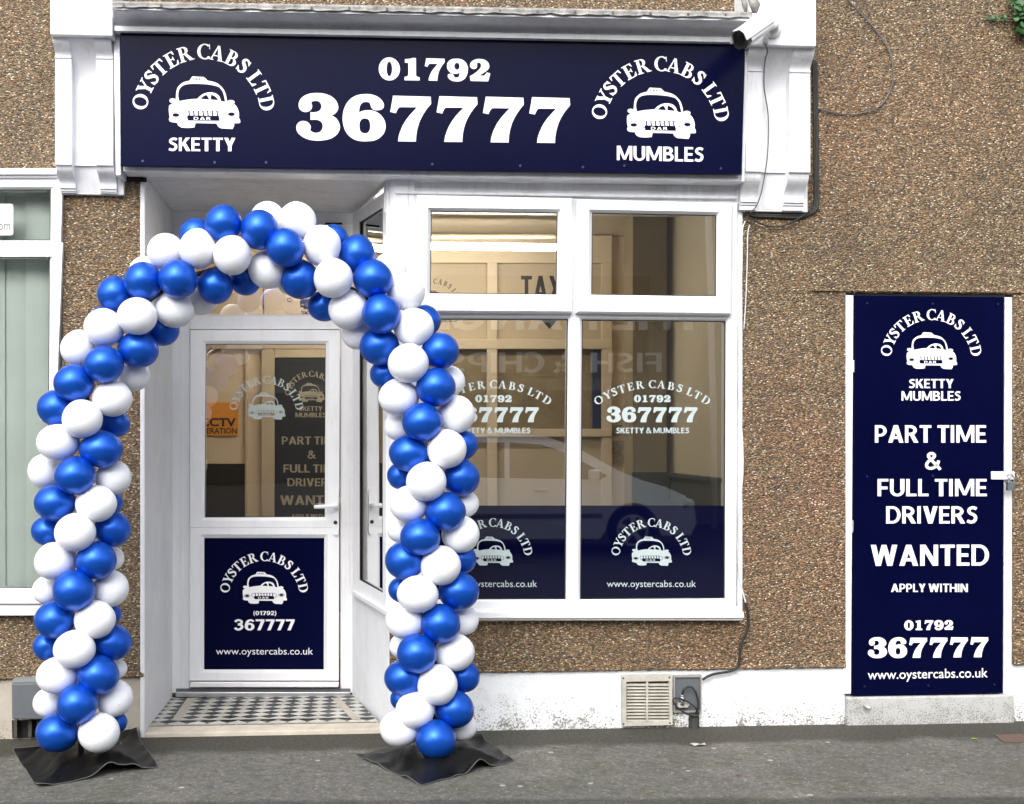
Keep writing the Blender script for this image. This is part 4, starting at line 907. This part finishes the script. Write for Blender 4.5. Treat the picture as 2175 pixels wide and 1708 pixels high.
def cable(name, label, pts, r, m, y):
    mb = MB(); P3 = []
    pts = [p if len(p) == 3 else (p[0], p[1], y) for p in pts]
    n = 6
    for i in range(len(pts)-1):
        p0 = pts[max(i-1,0)]; p1 = pts[i]; p2 = pts[i+1]; p3 = pts[min(i+2,len(pts)-1)]
        for j in range(n + (1 if i == len(pts)-2 else 0)):
            t = j/n; t2=t*t; t3=t2*t
            q = [.5*(2*p1[d]+(p2[d]-p0[d])*t+(2*p0[d]-5*p1[d]+4*p2[d]-p3[d])*t2+(3*p1[d]-p0[d]-3*p2[d]+p3[d])*t3) for d in range(3)]
            P3.append(V(q[0], q[1], q[2]))
    mb.tube(P3, r, 6); return tag(mb.build(name, m, None, True), label, 'cable')
cable('wall_cable', 'thin grey cable looping loosely over the pebbledash at upper right', [(1797,-12),(1802,0),(1822,22),(1850,52),(1870,78),(1885,102),(1894,130),(1897,165),(1890,195),(1874,221),(1850,235),(1815,243),(1780,241),(1752,235),(1737,230)], .0035, GCABLE, -.010)
cable('camera_cable', 'thin cable hanging from the security camera down the right console bracket', [(1625,92,-.27),(1630,110,-.245),(1625,130,-.16),(1623,185,-.15),(1632,250,-.10),(1630,330,-.10),(1620,395,-.09),(1612,425,-.075),(1605,440,-.06),(1594,452,-.04)], .0032, GCABLE, -.1)
for k, (dx, r_) in enumerate(((0, .006), (3.5, .005), (6.5, .0065))):
    cable('cable_bundle', ('inner black cable running down beside the right console bracket', 'middle black cable running down beside the right console bracket', 'outer black cable running down beside the right console bracket')[k],
          [(1727+dx,130),(1729+dx,200),(1730+dx,300),(1731+dx,380),(1731+dx,430-k),(1726+dx,447),(1712+dx,459-2*k),(1690,463-3*k),(1650,461-2*k),(1600,459-2*k),(1588,450)], r_, CABLE, -.012)
cable('drooping_cable', 'black cable sagging in a curve below the right console bracket', [(1582,445),(1590,460),(1605,470),(1630,480),(1655,481),(1680,473),(1700,462),(1718,448),(1726,430)], .0045, CABLE, -.022)
cable('white_lead', 'white cable running down the right side of the shop window frame', [(1583,470,-.006),(1577,490,-.016),(1576,560),(1573,640),(1570,720),(1567,800),(1571,870),(1577,930),(1578,1000),(1573,1060),(1568,1120),(1567,1180),(1571,1230),(1579,1262),(1584,1280)], .0035, WCABLE, -.022)
cable('white_lead', 'short white cable hanging against the pebbledash right of the window head', [(1592,478),(1588,500),(1587,560),(1584,640),(1580,700)], .003, WCABLE, -.012)
cable('black_feed', 'black cable from the window corner down the pebbledash to the service box', [(1582,1280),(1588,1300),(1590,1322),(1586,1340),(1578,1358),(1572,1380),(1571,1400),(1566,1418),(1550,1426),(1520,1431),(1503,1437),(1492,1444)], .0065, CABLE, -.016)

# security camera
SC = thing('security_camera', 'white bullet security camera with black front at the right end of the sign', 'camera', V(1640, 68, -.24))
ax0 = V(1632, 44, -.33); ax1 = V(1571, 86, -.52)
d = (ax1-ax0).normalized(); sv = d.cross(UP).normalized(); uv = sv.cross(d).normalized()
oct_ = [(x*1.0, y*1.0) for x, y in [(-.036,-.022),(-.030,.026),(-.016,.040),(.016,.040),(.030,.026),(.036,-.022),(.020,-.040),(-.020,-.040)]]
def lp(c, s_): return [c+sv*(x*s_)+uv*(y*s_) for x, y in oct_]
m_ = MB(); m_.loops([lp(ax0, .75), lp(ax0+d*.01, .95), lp(ax1-d*.045, 1)], True, True); bevel(m_.build('housing', mat('camera_white', (.85,.85,.85), .35), SC), .002)
m_ = MB(); m_.loops([lp(ax1-d*.0445, 1.0), lp(ax1-d*.005, 1.0), lp(ax1-d*.005, .8), lp(ax1-d*.015, .78)], True); m_.add(lp(ax1-d*.015, .78), [tuple(range(8))]); m_.build('front_cap', BLACK, SC)
hood = [(x*1.0, y*1.0) for x, y in [(-.039,-.005),(-.033,.030),(-.018,.046),(.018,.046),(.033,.030),(.039,-.005)]]
m_ = MB(); m_.loops([[c+sv*x+uv*y for x, y in hood] for c in (ax0+d*.02, ax1+d*.012)], False); m_.loops([[c+sv*x*1.06+uv*(y+.002) for x, y in hood] for c in (ax0+d*.02, ax1+d*.012)], False); m_.build('sun_hood', MATS['camera_white'], SC)
m_ = MB(); m_.tube([ax1-d*.016, ax1-d*.008], .016, 16); m_.build('lens', mat('lens_glass', (.005,.005,.006), .05), SC)
m_ = MB(); c0 = V(1640, 63, -.236); m_.tube([c0, c0+Vector((0,-.02,0))], [.043,.040], 20); m_.tube([c0+Vector((0,-.018,0)), c0+Vector((-.004,-.05,.012)), ax0+d*.03-uv*.03], [.026,.022,.018], 14); m_.build('mount', MATS['camera_white'], SC, True)
m_ = MB(); c0 = V(1626, 84, -.262); m_.tube([c0+UP*.02, c0-UP*.004, c0-UP*.012, c0-UP*.024], [.013,.016,.015,.010], 12); m_.build('cable_gland', mat('gland_grey', (.5,.5,.5), .5), SC, True)

# ivy at the top right corner
IV = thing('ivy', 'green ivy leaves creeping in at the top right corner of the wall', 'plant', V(2190, 60, 0))
m_ = MB(); random.seed(5)
def leaf(mb, c, s_, a):
    pts = [(0,-.5),(.42,-.32),(.5,.02),(.28,.12),(.12,.5),(-.12,.5),(-.28,.12),(-.5,.02),(-.42,-.32)]
    n = Vector((random.uniform(-.5,.5), -1, random.uniform(0,.7))).normalized(); X = n.cross(UP).normalized(); Z = X.cross(n)
    ca, sa = math.cos(a), math.sin(a)
    vs = [c + X*((x*ca-z*sa)*s_) + Z*((x*sa+z*ca)*s_) + n*(abs(x)*.15*s_) for x, z in pts]
    mb.add([c+n*.0]+vs, [(0, i+1, (i+1) % 9+1) for i in range(9)])
for k in range(240):
    u = random.gauss(2182, 16); v = random.gauss(14, 22)
    if u < 2142+ max(0, v-10)*.5: continue
    leaf(m_, V(u, v, random.uniform(-.09, -.012)), random.uniform(.022, .05), random.uniform(0, 6.3))
for k in range(26):
    leaf(m_, V(random.uniform(2094, 2140), random.gauss(37, 2.5), random.uniform(-.03, -.012)), random.uniform(.010, .022), random.uniform(0, 6.3))
for k in range(420): leaf(m_, V(random.uniform(2185, 2420), random.gauss(-5+0, 34), random.uniform(-.09, -.012)), random.uniform(.022, .05), random.uniform(0, 6.3))
for k in range(14): leaf(m_, V(random.gauss(2174, 6), random.gauss(66, 7), random.uniform(-.05, -.012)), random.uniform(.03, .055), random.uniform(0, 6.3))
m_.build('leaves', mat('ivy_leaf', (.045, .12, .035), .45, var=.5, vs=25), IV)
m_ = MB(); m_.tube([V(2094, 39, -.012), V(2120, 37, -.014), V(2150, 42, -.016), V(2190, 30, -.016)], .004, 6); m_.tube([V(2190, 0, -.02), V(2180, 40, -.02), V(2176, 80, -.018)], .005, 6); m_.build('stem', mat('ivy_stem', (.07,.045,.025), .8), IV, True)

# ground clutter
m_ = MB(); a, b, c, e = G(2112,1563), G(2190,1561), G(2200,1578), G(2132,1579)
m_.loops([[p+UP*.001 for p in (a,b,c,e)], [p+UP*.006 for p in (a,b,c,e)]], True, True)
DC = m_.build('drain_cover', mat('rusty_iron', (.12,.075,.055), .8, var=.35, vs=30, bump=.003, bs=60)); tag(DC, 'small rusty iron drain cover in the pavement at the far right', 'drain cover')
m_ = MB(); c = G(1482, 1585); random.seed(2)
vs = []
for i in range(5):
    for j in range(3): vs.append(c+Vector((-.035+.018*i, -.012+.014*j, .003+random.uniform(0,.012))))
m_.add(vs, [(i*3+j, (i+1)*3+j, (i+1)*3+j+1, i*3+j+1) for i in range(4) for j in range(2)])
tag(m_.build('crumpled_wrapper', mat('foil', (.7,.7,.7), .35, metal=.5)), 'crumpled silver wrapper lying on the pavement below the service box', 'litter')
for k, (u, v, s_, lb, mt) in enumerate(((2070,1572,.022,'small green leaf on the pavement in front of the concrete step', mat('green_leaf', (.16,.24,.03), .6)),
                       (2261/1.4414,2376/1.4414,.016,'small brown dead leaf out on the open pavement', mat('dead_leaf', (.16,.07,.03), .7)))):
    m_ = MB(); c = G(u, v)+UP*.004; m_.add([c+Vector((-s_,0,0)), c+Vector((0,-s_*.5,.004)), c+Vector((s_,0,.001)), c+Vector((0,s_*.5,.006))], [(0,1,2,3)])
    tag(m_.build('fallen_leaf', mt), lb, 'leaf')

# ================================================================ BALLOON ARCH
BLUE = bpy.data.materials.new('pearl_blue_balloon'); BLUE.use_nodes = True
b = BLUE.node_tree.nodes['Principled BSDF']; b.inputs['Base Color'].default_value = (.003, .088, .52, 1); b.inputs['Metallic'].default_value = .60; b.inputs['Roughness'].default_value = .36
b.inputs['Specular IOR Level'].default_value = .6; b.inputs['Coat Weight'].default_value = .1; b.inputs['Coat Roughness'].default_value = .25
WB = bpy.data.materials.new('white_balloon'); WB.use_nodes = True
b = WB.node_tree.nodes['Principled BSDF']; b.inputs['Base Color'].default_value = (.80, .82, .86, 1); b.inputs['Roughness'].default_value = .34; b.inputs['Subsurface Weight'].default_value = .15
b.inputs['Subsurface Radius'].default_value = (.03, .03, .035); b.inputs['Subsurface Scale'].default_value = .5
def balloon_mesh(name, m, sd=0):
    mb = MB(); n, r_ = 40, 24; ls = []
    # profile along -y (towards viewer) to the tied neck at +y
    for i in range(r_+1):
        t = math.pi*i/r_; y = -math.cos(t); rr = math.sin(t)
        if y > 0: rr *= 1-.16*y*y; y *= 1.10
        e1, e2, ph = [(0, 0, 0), (.022, .015, 1.1), (-.018, .020, 2.6), (.015, -.025, 4.0)][sd]
        ls.append([Vector((rr*(1+e1*math.cos(2*(2*math.pi*k/n)+ph))*math.cos(2*math.pi*k/n), y, rr*(1+e2*math.cos(3*(2*math.pi*k/n)+ph)+e1*.5*math.sin(2*math.pi*k/n+ph))*math.sin(2*math.pi*k/n))) for k in range(n)])
    mb.loops(ls, True)
    if sd == 3: mb.tube([(0.0, -.985, -.12), (0.0, -1.012, -.122)], [.055, .03], 10)   # darker nipple at the crown
    me = bpy.data.meshes.new(name); me.from_pydata(mb.v, [], mb.f); me.update(); me.materials.append(m); me.shade_smooth(); return me
MBLS = [balloon_mesh('balloon_blue', BLUE, k) for k in range(3)]; MWS = [balloon_mesh('balloon_white', WB, k) for k in (0, 1, 2, 3)]
TL = {'A': (0,550,2.44), 'C': (0,1200,2.8467), 'D': (0,1800,2.58), 'B': (500,500,2.44), 'E': (1050,1000,2.44), 'F': (1050,1700,2.2417), 'G': (1100,720,4.269)}
BA = """A 1465 415 128 128 b 2.3
A 1668 330 139 143 b .3
A 1240 540 142 140 w 1.2
A 1475 518 137 152 w .2
A 1735 565 144 150 w 0
A 1085 690 122 120 w 2.5
A 1070 760 143 147 b .5
A 1330 745 148 146 b 0
A 863 857 137 137 b 1.3
A 775 1062 118 117 b 2.4
A 1607 798 134 136 b 1.1
A 1835 745 122 122 b 2.2
A 1300 968 149 142 w 1.2
A 1500 885 128 130 w 2.4
A 1025 1020 151 141 w 0
A 777 1107 150 145 w .7
A 592 1262 138 140 w 1.5
A 1032 1270 154 141 b .9
A 1213 1120 130 124 b 2.1
A 778 1380 150 140 b 0
A 1000 1460 124 121 w 2.1
A 838 1636 150 138 w .7
A 553 1520 151 142 b .4
C 500 142 175 163 b 1.2
C 718 235 179 169 w 0
C 985 275 148 132 b 2.2
C 880 502 190 165 b .6
C 507 440 188 161 w .7
C 392 690 147 152 w 2
C 653 729 177 167 b 0
C 985 745 162 154 w 1.6
C 480 965 183 161 b .8
C 838 976 179 162 w .5
C 955 960 118 115 b 2.7
C 655 1225 178 169 w 0
C 415 1212 144 134 b 1.9
C 978 1197 163 160 b 1.6
C 482 1475 183 166 w .8
C 838 1470 178 167 b .5
C 962 1450 121 112 w 2.7
D 583 20 166 165 b 0
D 370 18 113 115 w 1.9
D 872 5 147 147 w 1.6
D 860 210 103 88 b 2.7
D 433 251 161 151 b .8
D 750 251 162 152 w .5
D 588 485 165 151 w 0
D 375 458 115 116 b 1.9
D 880 434 162 146 b 1.6
D 455 693 166 150 w .8
D 775 690 166 158 b .5
D 890 637 115 90 w 2.6
D 610 916 162 161 b 0
D 385 907 123 121 w 1.9
D 905 870 149 149 w 1.6
D 452 1145 168 154 b .7
D 782 1143 165 157 w .4
D 895 1062 112 96 b 2.4
B 718 498 143 152 b .2
B 780 415 131 131 w 2.4
B 1000 435 146 147 w 1.3
B 910 633 145 149 b 0
B 1185 616 146 153 w .6
B 1275 568 114 111 b 2.5
B 1447 683 137 149 b 1.2
B 785 797 152 145 w 1.3
B 1022 870 147 148 b 1.1
B 958 885 106 106 w 2.4
B 1270 858 149 150 w 0
B 1566 865 149 146 b .4
B 1200 1067 122 118 b 2.1
B 1385 1095 152 150 w 1.0
B 1452 1272 122 122 w 2.1
B 1628 1125 147 150 b 0
G 390 480 235 247 w 2.1
G 610 745 252 250 w 1.2
G 712 1203 267 252 w .7
G 847 1122 219 213 b 2.5
E 273 148 151 143 b 1.1
E 488 275 152 150 w 0
E 726 183 141 139 b .9
E 318 352 117 114 b 2.1
E 693 453 150 147 b .3
E 802 405 111 111 w 2.1
E 418 528 151 143 w .9
E 592 714 150 144 b 0
E 845 655 141 144 w 1.2
E 418 742 109 116 w 2.2
E 890 880 119 118 b 2.0
E 497 947 154 142 b .8
E 775 915 150 148 w .3
E 622 1160 150 149 w 0
E 880 1130 141 140 b 1.2
E 432 1115 103 104 b 2.1
E 495 1327 144 141 w .8
E 767 1383 150 146 b .3
E 910 1323 108 103 w 2.1
E 577 1573 150 140 b 0
E 432 1510 104 110 w 2.1
E 878 1550 143 141 w 1.2
F 425 35 138 134 b .8
F 671 72 138 137 w .3
F 808 25 108 107 b 2.1
F 513 269 143 129 w 0
F 795 247 141 132 b 1.0
F 405 235 96 90 b 2.2
F 669 470 137 135 b .3
F 428 450 138 126 w .8
F 825 445 106 105 w 2.1
F 507 675 138 137 b 0
F 765 667 138 130 w 1.1
F 415 622 96 94 w 2.2
F 420 840 137 126 b .8
F 648 891 137 140 w .2
F 828 832 112 112 b 2.0
F 494 1063 137 128 w .4
F 763 1058 137 132 b .9
F 420 985 96 84 b 2.2
F 387 1190 136 126 w .8
F 815 1178 105 97 w 2.0
F 638 1265 138 135 b 0"""
YA = -.50
ARCH = thing('balloon_arch', 'arch of pearly blue and white balloons spiralling over the shop entrance', 'balloon arch', (G(560, 1612).x, YA, 0))
rows = [l.split() for l in BA.split('\n')]
def area(r_):  # how much of a balloon shows: front layers first
    return -float(r_[6])
order = sorted(rows, key=area, reverse=True)
rest = MB(); restw = MB(); cnt = 0
for r_ in order:
    ox, oy, k = TL[r_[0]]; u = (ox+float(r_[1])/k)/1.44138; v = (oy+float(r_[2])/k)/1.44138; ru = float(r_[3])/k/1.44138; rv = float(r_[4])/k/1.44138; L_ = float(r_[6])
    y = YA-.125+.088*L_; c = V(u, v, y); ed = V(u+ru, v, y); ez = V(u, v-rv, y)
    rx, rz = (ed-c).length*.995, (ez-c).length*.995; ry = (rx+rz)/2
    # necks point to the arch spine
    spine_u = 172 if (u < 290 and v > 880) else (925 if (u > 800 and v > 760) else None)
    if spine_u is None:
        a = math.atan2(900-v, u-548); spine = V(548+355*math.cos(a), 900-345*math.sin(a), YA)
    else: spine = V(spine_u, v, YA)
    me = MBLS[cnt*7 % 3] if r_[5] == 'b' else MWS[[0, 1, 2, 0, 1, 2, 3][cnt*5 % 7]]
    dirn = Vector((spine.x-c.x, (YA-c.y)+.03, spine.z-c.z)); rot = Vector((0,1,0)).rotation_difference(dirn.normalized())
    if cnt < 100:
        o = bpy.data.objects.new('balloon', me); COL.objects.link(o); o.parent = ARCH; o.location = c-WL[ARCH.name]
        o.scale = (rx, ry, rz); 
        if L_ > 1.5: o.rotation_euler = (0, 0, rot.to_euler().z*.3)
    else:
        (rest if r_[5] == 'b' else restw).add([(c.x+p.co.x*rx, c.y+p.co.y*ry, c.z+p.co.z*rz) for p in me.vertices], [tuple(p.vertices) for p in me.polygons])
    cnt += 1
for mb, m in ((rest, BLUE), (restw, WB)): pass
n1 = len(rest.f); rest.add(restw.v, restw.f)
o = rest.build('hidden_balloons', BLUE, ARCH, True); o.data.materials.append(WB); o['kind'] = 'stuff'
for i, p in enumerate(o.data.polygons): p.material_index = 0 if i < n1 else 1
# supporting hoop
m_ = MB(); pts = [V(172, 1600, YA), V(172, 1200, YA), V(180, 950, YA)] + [V(548-370*math.cos(t), 905-345*math.sin(t), YA) for t in [math.pi*k/16 for k in range(1, 16)]] + [V(915, 950, YA), V(922, 1200, YA), V(925, 1600, YA)]
m_.tube(pts, .012, 10); m_.build('hoop', mat('hoop_plastic', (.03,.03,.03), .5), ARCH, True)
bases = []
for (u, v) in ((185, 1609), (925, 1609)):
    c = G(u, v); m_ = MB(); m_.box(c.x-.13, c.y-.13, .003, c.x+.13, c.y+.13, .034); bevel(m_.build('base_plate', mat('base_steel', (.10,.10,.10), .5), ARCH), .004)
# black sheets over the feet
def sheet(name, label, cor, seed, humps):
    """cor: px corners left, front, right, back on the ground"""
    Lc, F_, R_, K = [G(*p) for p in cor]
    n = 46; random.seed(seed); vs = []
    ph = [random.uniform(0, 6.3) for _ in range(6)]
    top = []
    for i in range(n+1):
        for j in range(n+1):
            s_, t = i/n, j/n            # s: left->front / back->right ; t: towards back
            p = (Lc*(1-s_)+F_*s_)*(1-t) + (K*(1-s_)+R_*s_)*t
            dc = max(abs(s_-.5), abs(t-.5))*2
            hgt = .052*max(0, min(1, (.72-dc)/.28))**1.0
            hgt = .052*(1/(1+math.exp((dc-.60)*13)))
            wr = .007*(math.sin(9*s_+ph[0]+3*t)+math.sin(13*t+ph[1]+4*s_))*(.35+dc) + .005*math.sin(21*(s_+t)+ph[2])
            e = 0
            for (hs, ht, hr, hh) in humps: e += hh*math.exp(-((s_-hs)**2+(t-ht)**2)/hr**2)
            z = max(.004, hgt+abs(wr)*.8+e)
            top.append(Vector((p.x, p.y, z)))
    mb = MB(); fs = [(i*(n+1)+j, (i+1)*(n+1)+j, (i+1)*(n+1)+j+1, i*(n+1)+j+1) for i in range(n) for j in range(n)]
    mb.add(top, fs)
    root = thing(name, label, 'ground sheet', (sum((Lc.x,F_.x,R_.x,K.x))/4, sum((Lc.y,F_.y,R_.y,K.y))/4, 0), group='black sheets under the balloon arch')
    o = mb.build('sheet', MAT_, root, True)
    idx = [i*(n+1) for i in range(n+1)] + [n*(n+1)+j for j in range(1, n+1)] + [i*(n+1)+n for i in range(n-1, -1, -1)] + [j for j in range(n-1, 0, -1)]
    m2 = MB(); m2.tube([top[k]+UP*.0 for k in idx]+[top[idx[0]]], .0018, 6, False); m2.build('hem', HEM, root, True)
sheet('ground_sheet', 'black sheet over the left foot of the balloon arch, near the meter cover', ((26.9,1597),(79.3,1674.5),(336,1631),(283,1556)), 4, ((.86,.02,.0,0),(1.0,.62,.13,.055),(1.0,.85,.07,.02),(.0,.95,.12,.05)) if False else ((1.0,.60,.12,.05),(1.0,.80,.08,.02),(.1,1.0,.12,.04)))
sheet('ground_sheet', 'black sheet over the right foot of the balloon arch, in front of the plinth', ((755,1607),(895.6,1670),(1093,1618),(1004,1563)), 9, ((1.0,.62,.09,.035),(.35,.0,.08,.012),(.2,1.0,.12,.03)))

# ================================================================ ACROSS THE STREET (seen reflected in the glass)
def VR(u, v, y): p = V(u, v, y); return Vector((p.x, -y, p.z))
OB = thing('opposite_shop', 'dull rendered takeaway shop across the road, seen only as a reflection in the window', 'building', (0, -15.5, 0))
m_ = MB(); m_.box(-12, -20, -.1, 14, -15.5, 6.5); m_.build('wall', mat('dull_render', (.17, .15, .13), .8, var=.15, vs=1), OB)
m_ = MB(); m_.box(-9, -15.5, 2.55, 5.1, -15.42, 4.3); m_.build('fascia', mat('brown_fascia', (.05, .032, .02), .6), OB)
m_ = MB(); m_.box(-7, -15.48, .6, 4.6, -15.44, 2.3); m_.build('front_window', mat('dark_shop_glass', (.02,.02,.02), .3), OB)
def ref(y):
    return lambda u, v, l: Vector((V(u, v, y).x, -y+l, V(u, v, y).z))
A = Art(ref(15.40)); flip = lambda t, ur, ul, vt, vb: A.text(t, ur, ul, vt, vb)
# written to be read from this side of the road, so it mirrors in the glass
flip('THE RANGE', 1505, 1010, 601, 712*1.0) if False else None
A.text('THE RANGE', 1490, 905, 628, 700); A.text('FISH & CHIPS', 1405, 950, 748, 790)
A.mb.build('sign_lettering', mat('sign_white', (.55,.54,.52), .5), OB)
for ua, ub in ((1169, 1356), (900, 1055)):
    W_ = sub_empty('upper_window', OB); m_ = MB()
    q0 = [VR(ua, 300, 15.4), VR(ub, 300, 15.4), VR(ub, 546, 15.4), VR(ua, 546, 15.4)]; q1 = [VR(ua+9, 309, 15.4), VR(ub-9, 309, 15.4), VR(ub-9, 537, 15.4), VR(ua+9, 537, 15.4)]
    m_.loops([[p-Vector((0,.08,0)) for p in q0], q0, q1, [p-Vector((0,.08,0)) for p in q1]], True); m_.build('frame', UPVC, W_)
    m_ = MB(); m_.quad(*[p-Vector((0,.04,0)) for p in q1]); m_.build('pane', MATS['dark_shop_glass'], W_)
m_ = MB(); c = VR(1515, 700, 14.5); m_.tube([Vector((c.x, -14.5, -.1)), Vector((c.x, -14.5, 2.0)), Vector((c.x-.15, -14.5, 6.5))], .06, 12); tag(m_.build('street_pole', mat('pole_grey', (.5,.5,.5), .5), None, True), 'grey lamp post across the road, reflected near the window edge', 'lamp post')
# silver car
PC = thing('parked_car', 'silver car parked across the road, seen as a reflection in the shop window', 'car', (0, -10.6, -.12))
wx = VR(1345, 1112, 10.4).x; y0c, y1c = -12.1, -10.45; zr = -.12
prof = [(-3.35,.35),(-3.4,.75),(-3.25,1.05),(-3.05,1.35),(-2.6,1.56),(-1.9,1.62),(-1.2,1.58),(-.75,1.42),(-.2,1.12),(.1,1.0),(.45,.9),(.72,.78),(.85,.62),(.88,.40),(.80,.24)]
def arch(cx): return [(cx+.37*math.cos(a), .31+.37*math.sin(a)) for a in [math.pi*k/10 for k in range(0, 11)]]
low = arch(0) + [(-.45,.2),(-2.2,.2)] + [p for p in arch(-2.62)]
sil = prof + [(.40,.24)] + low + [(-3.1,.24)]
silz = [(wx+x, z+zr) for x, z in sil]
def carbody(mb, inset, ya, yb):
    o = len(mb.v); n = len(silz)
    tr = geometry.tessellate_polygon([[Vector((x, z, 0)) for x, z in silz]])
    mb.add([(x, ya, z) for x, z in silz], [tuple(t) for t in tr]); mb.add([(x, yb, z) for x, z in silz], [tuple(t) for t in tr])
    mb.loops([[(x, ya, z) for x, z in silz], [(x, yb, z) for x, z in silz]], True)
m_ = MB(); carbody(m_, 0, y0c, y1c); SIL = mat('silver_paint', (.86,.87,.90), .35, metal=0.0, coat=.3); bevel(m_.build('body', SIL, PC), .05, 3)
m_ = MB()
for wp in ([(-2.95,1.05),(-2.75,1.38),(-2.1,1.50),(-1.75,1.50),(-1.75,1.02)], [(-1.68,1.02),(-1.68,1.50),(-1.25,1.47),(-.85,1.34),(-.35,1.05),(-.45,1.0)]):
    tr = geometry.tessellate_polygon([[Vector((x, z, 0)) for x, z in wp]]); m_.add([(wx+x, y1c+.004, z+zr) for x, z in wp], [tuple(t) for t in tr])
m_.build('side_window', mat('car_glass', (.02,.02,.022), .05), PC)
for cx in (0, -2.62):
    m_ = MB(); m_.tube([(wx+cx, y1c-.22, .31+zr), (wx+cx, y1c-.02, .31+zr)], .31, 28); w_ = m_.build('wheel', mat('tyre', (.015,.015,.015), .8), PC)
    m_ = MB(); m_.tube([(wx+cx, y1c-.03, .31+zr), (wx+cx, y1c+.0, .31+zr)], .07, 16)
    for k in range(5):
        a = 2*math.pi*k/5+.3; m_.tube([(wx+cx+.05*math.cos(a), y1c-.01, .31+zr+.05*math.sin(a)), (wx+cx+.2*math.cos(a), y1c-.01, .31+zr+.2*math.sin(a))], [.03,.045], 6)
    for k in range(24):
        a = 2*math.pi*k/24; b_ = 2*math.pi*(k+1)/24; m_.tube([(wx+cx+.2*math.cos(a), y1c-.01, .31+zr+.2*math.sin(a)), (wx+cx+.2*math.cos(b_), y1c-.01, .31+zr+.2*math.sin(b_))], .018, 6, False)
    r2 = m_.build('rim', SIL, w_)
m_ = MB(); m_.tube([(wx+.70, y1c+.0, .68+zr), (wx+.83, y1c-.15, .66+zr)], .07, 10); m_.build('headlight', mat('lamp_clear', (.7,.7,.7), .1), PC, True)
m_ = MB(); m_.tube([(wx-1.35, y1c+.02, .86+zr), (wx-1.17, y1c+.02, .86+zr)], .018, 8); m_.tube([(wx-2.5, y1c+.02, .88+zr), (wx-2.32, y1c+.02, .88+zr)], .018, 8); m_.build('door_handle', SIL, PC, True)
m_ = MB(); m_.box(wx-3.0, y1c+.002, .48+zr, wx-.42, y1c+.012, .54+zr); m_.build('side_trim', mat('trim_grey', (.2,.2,.2), .5), PC)
m_ = MB(); m_.box(wx-.62, y1c, 1.0+zr, wx-.48, y1c+.16, 1.14+zr); bevel(m_.build('wing_mirror', SIL, PC), .03, 3)
# every mesh: consistent outward normals
import bmesh
for me in bpy.data.meshes:
    if not me.polygons or len(me.polygons) > 60000: continue
    bm = bmesh.new(); bm.from_mesh(me); bmesh.ops.remove_doubles(bm, verts=bm.verts, dist=1e-7); bmesh.ops.recalc_face_normals(bm, faces=bm.faces); bm.to_mesh(me); bm.free()
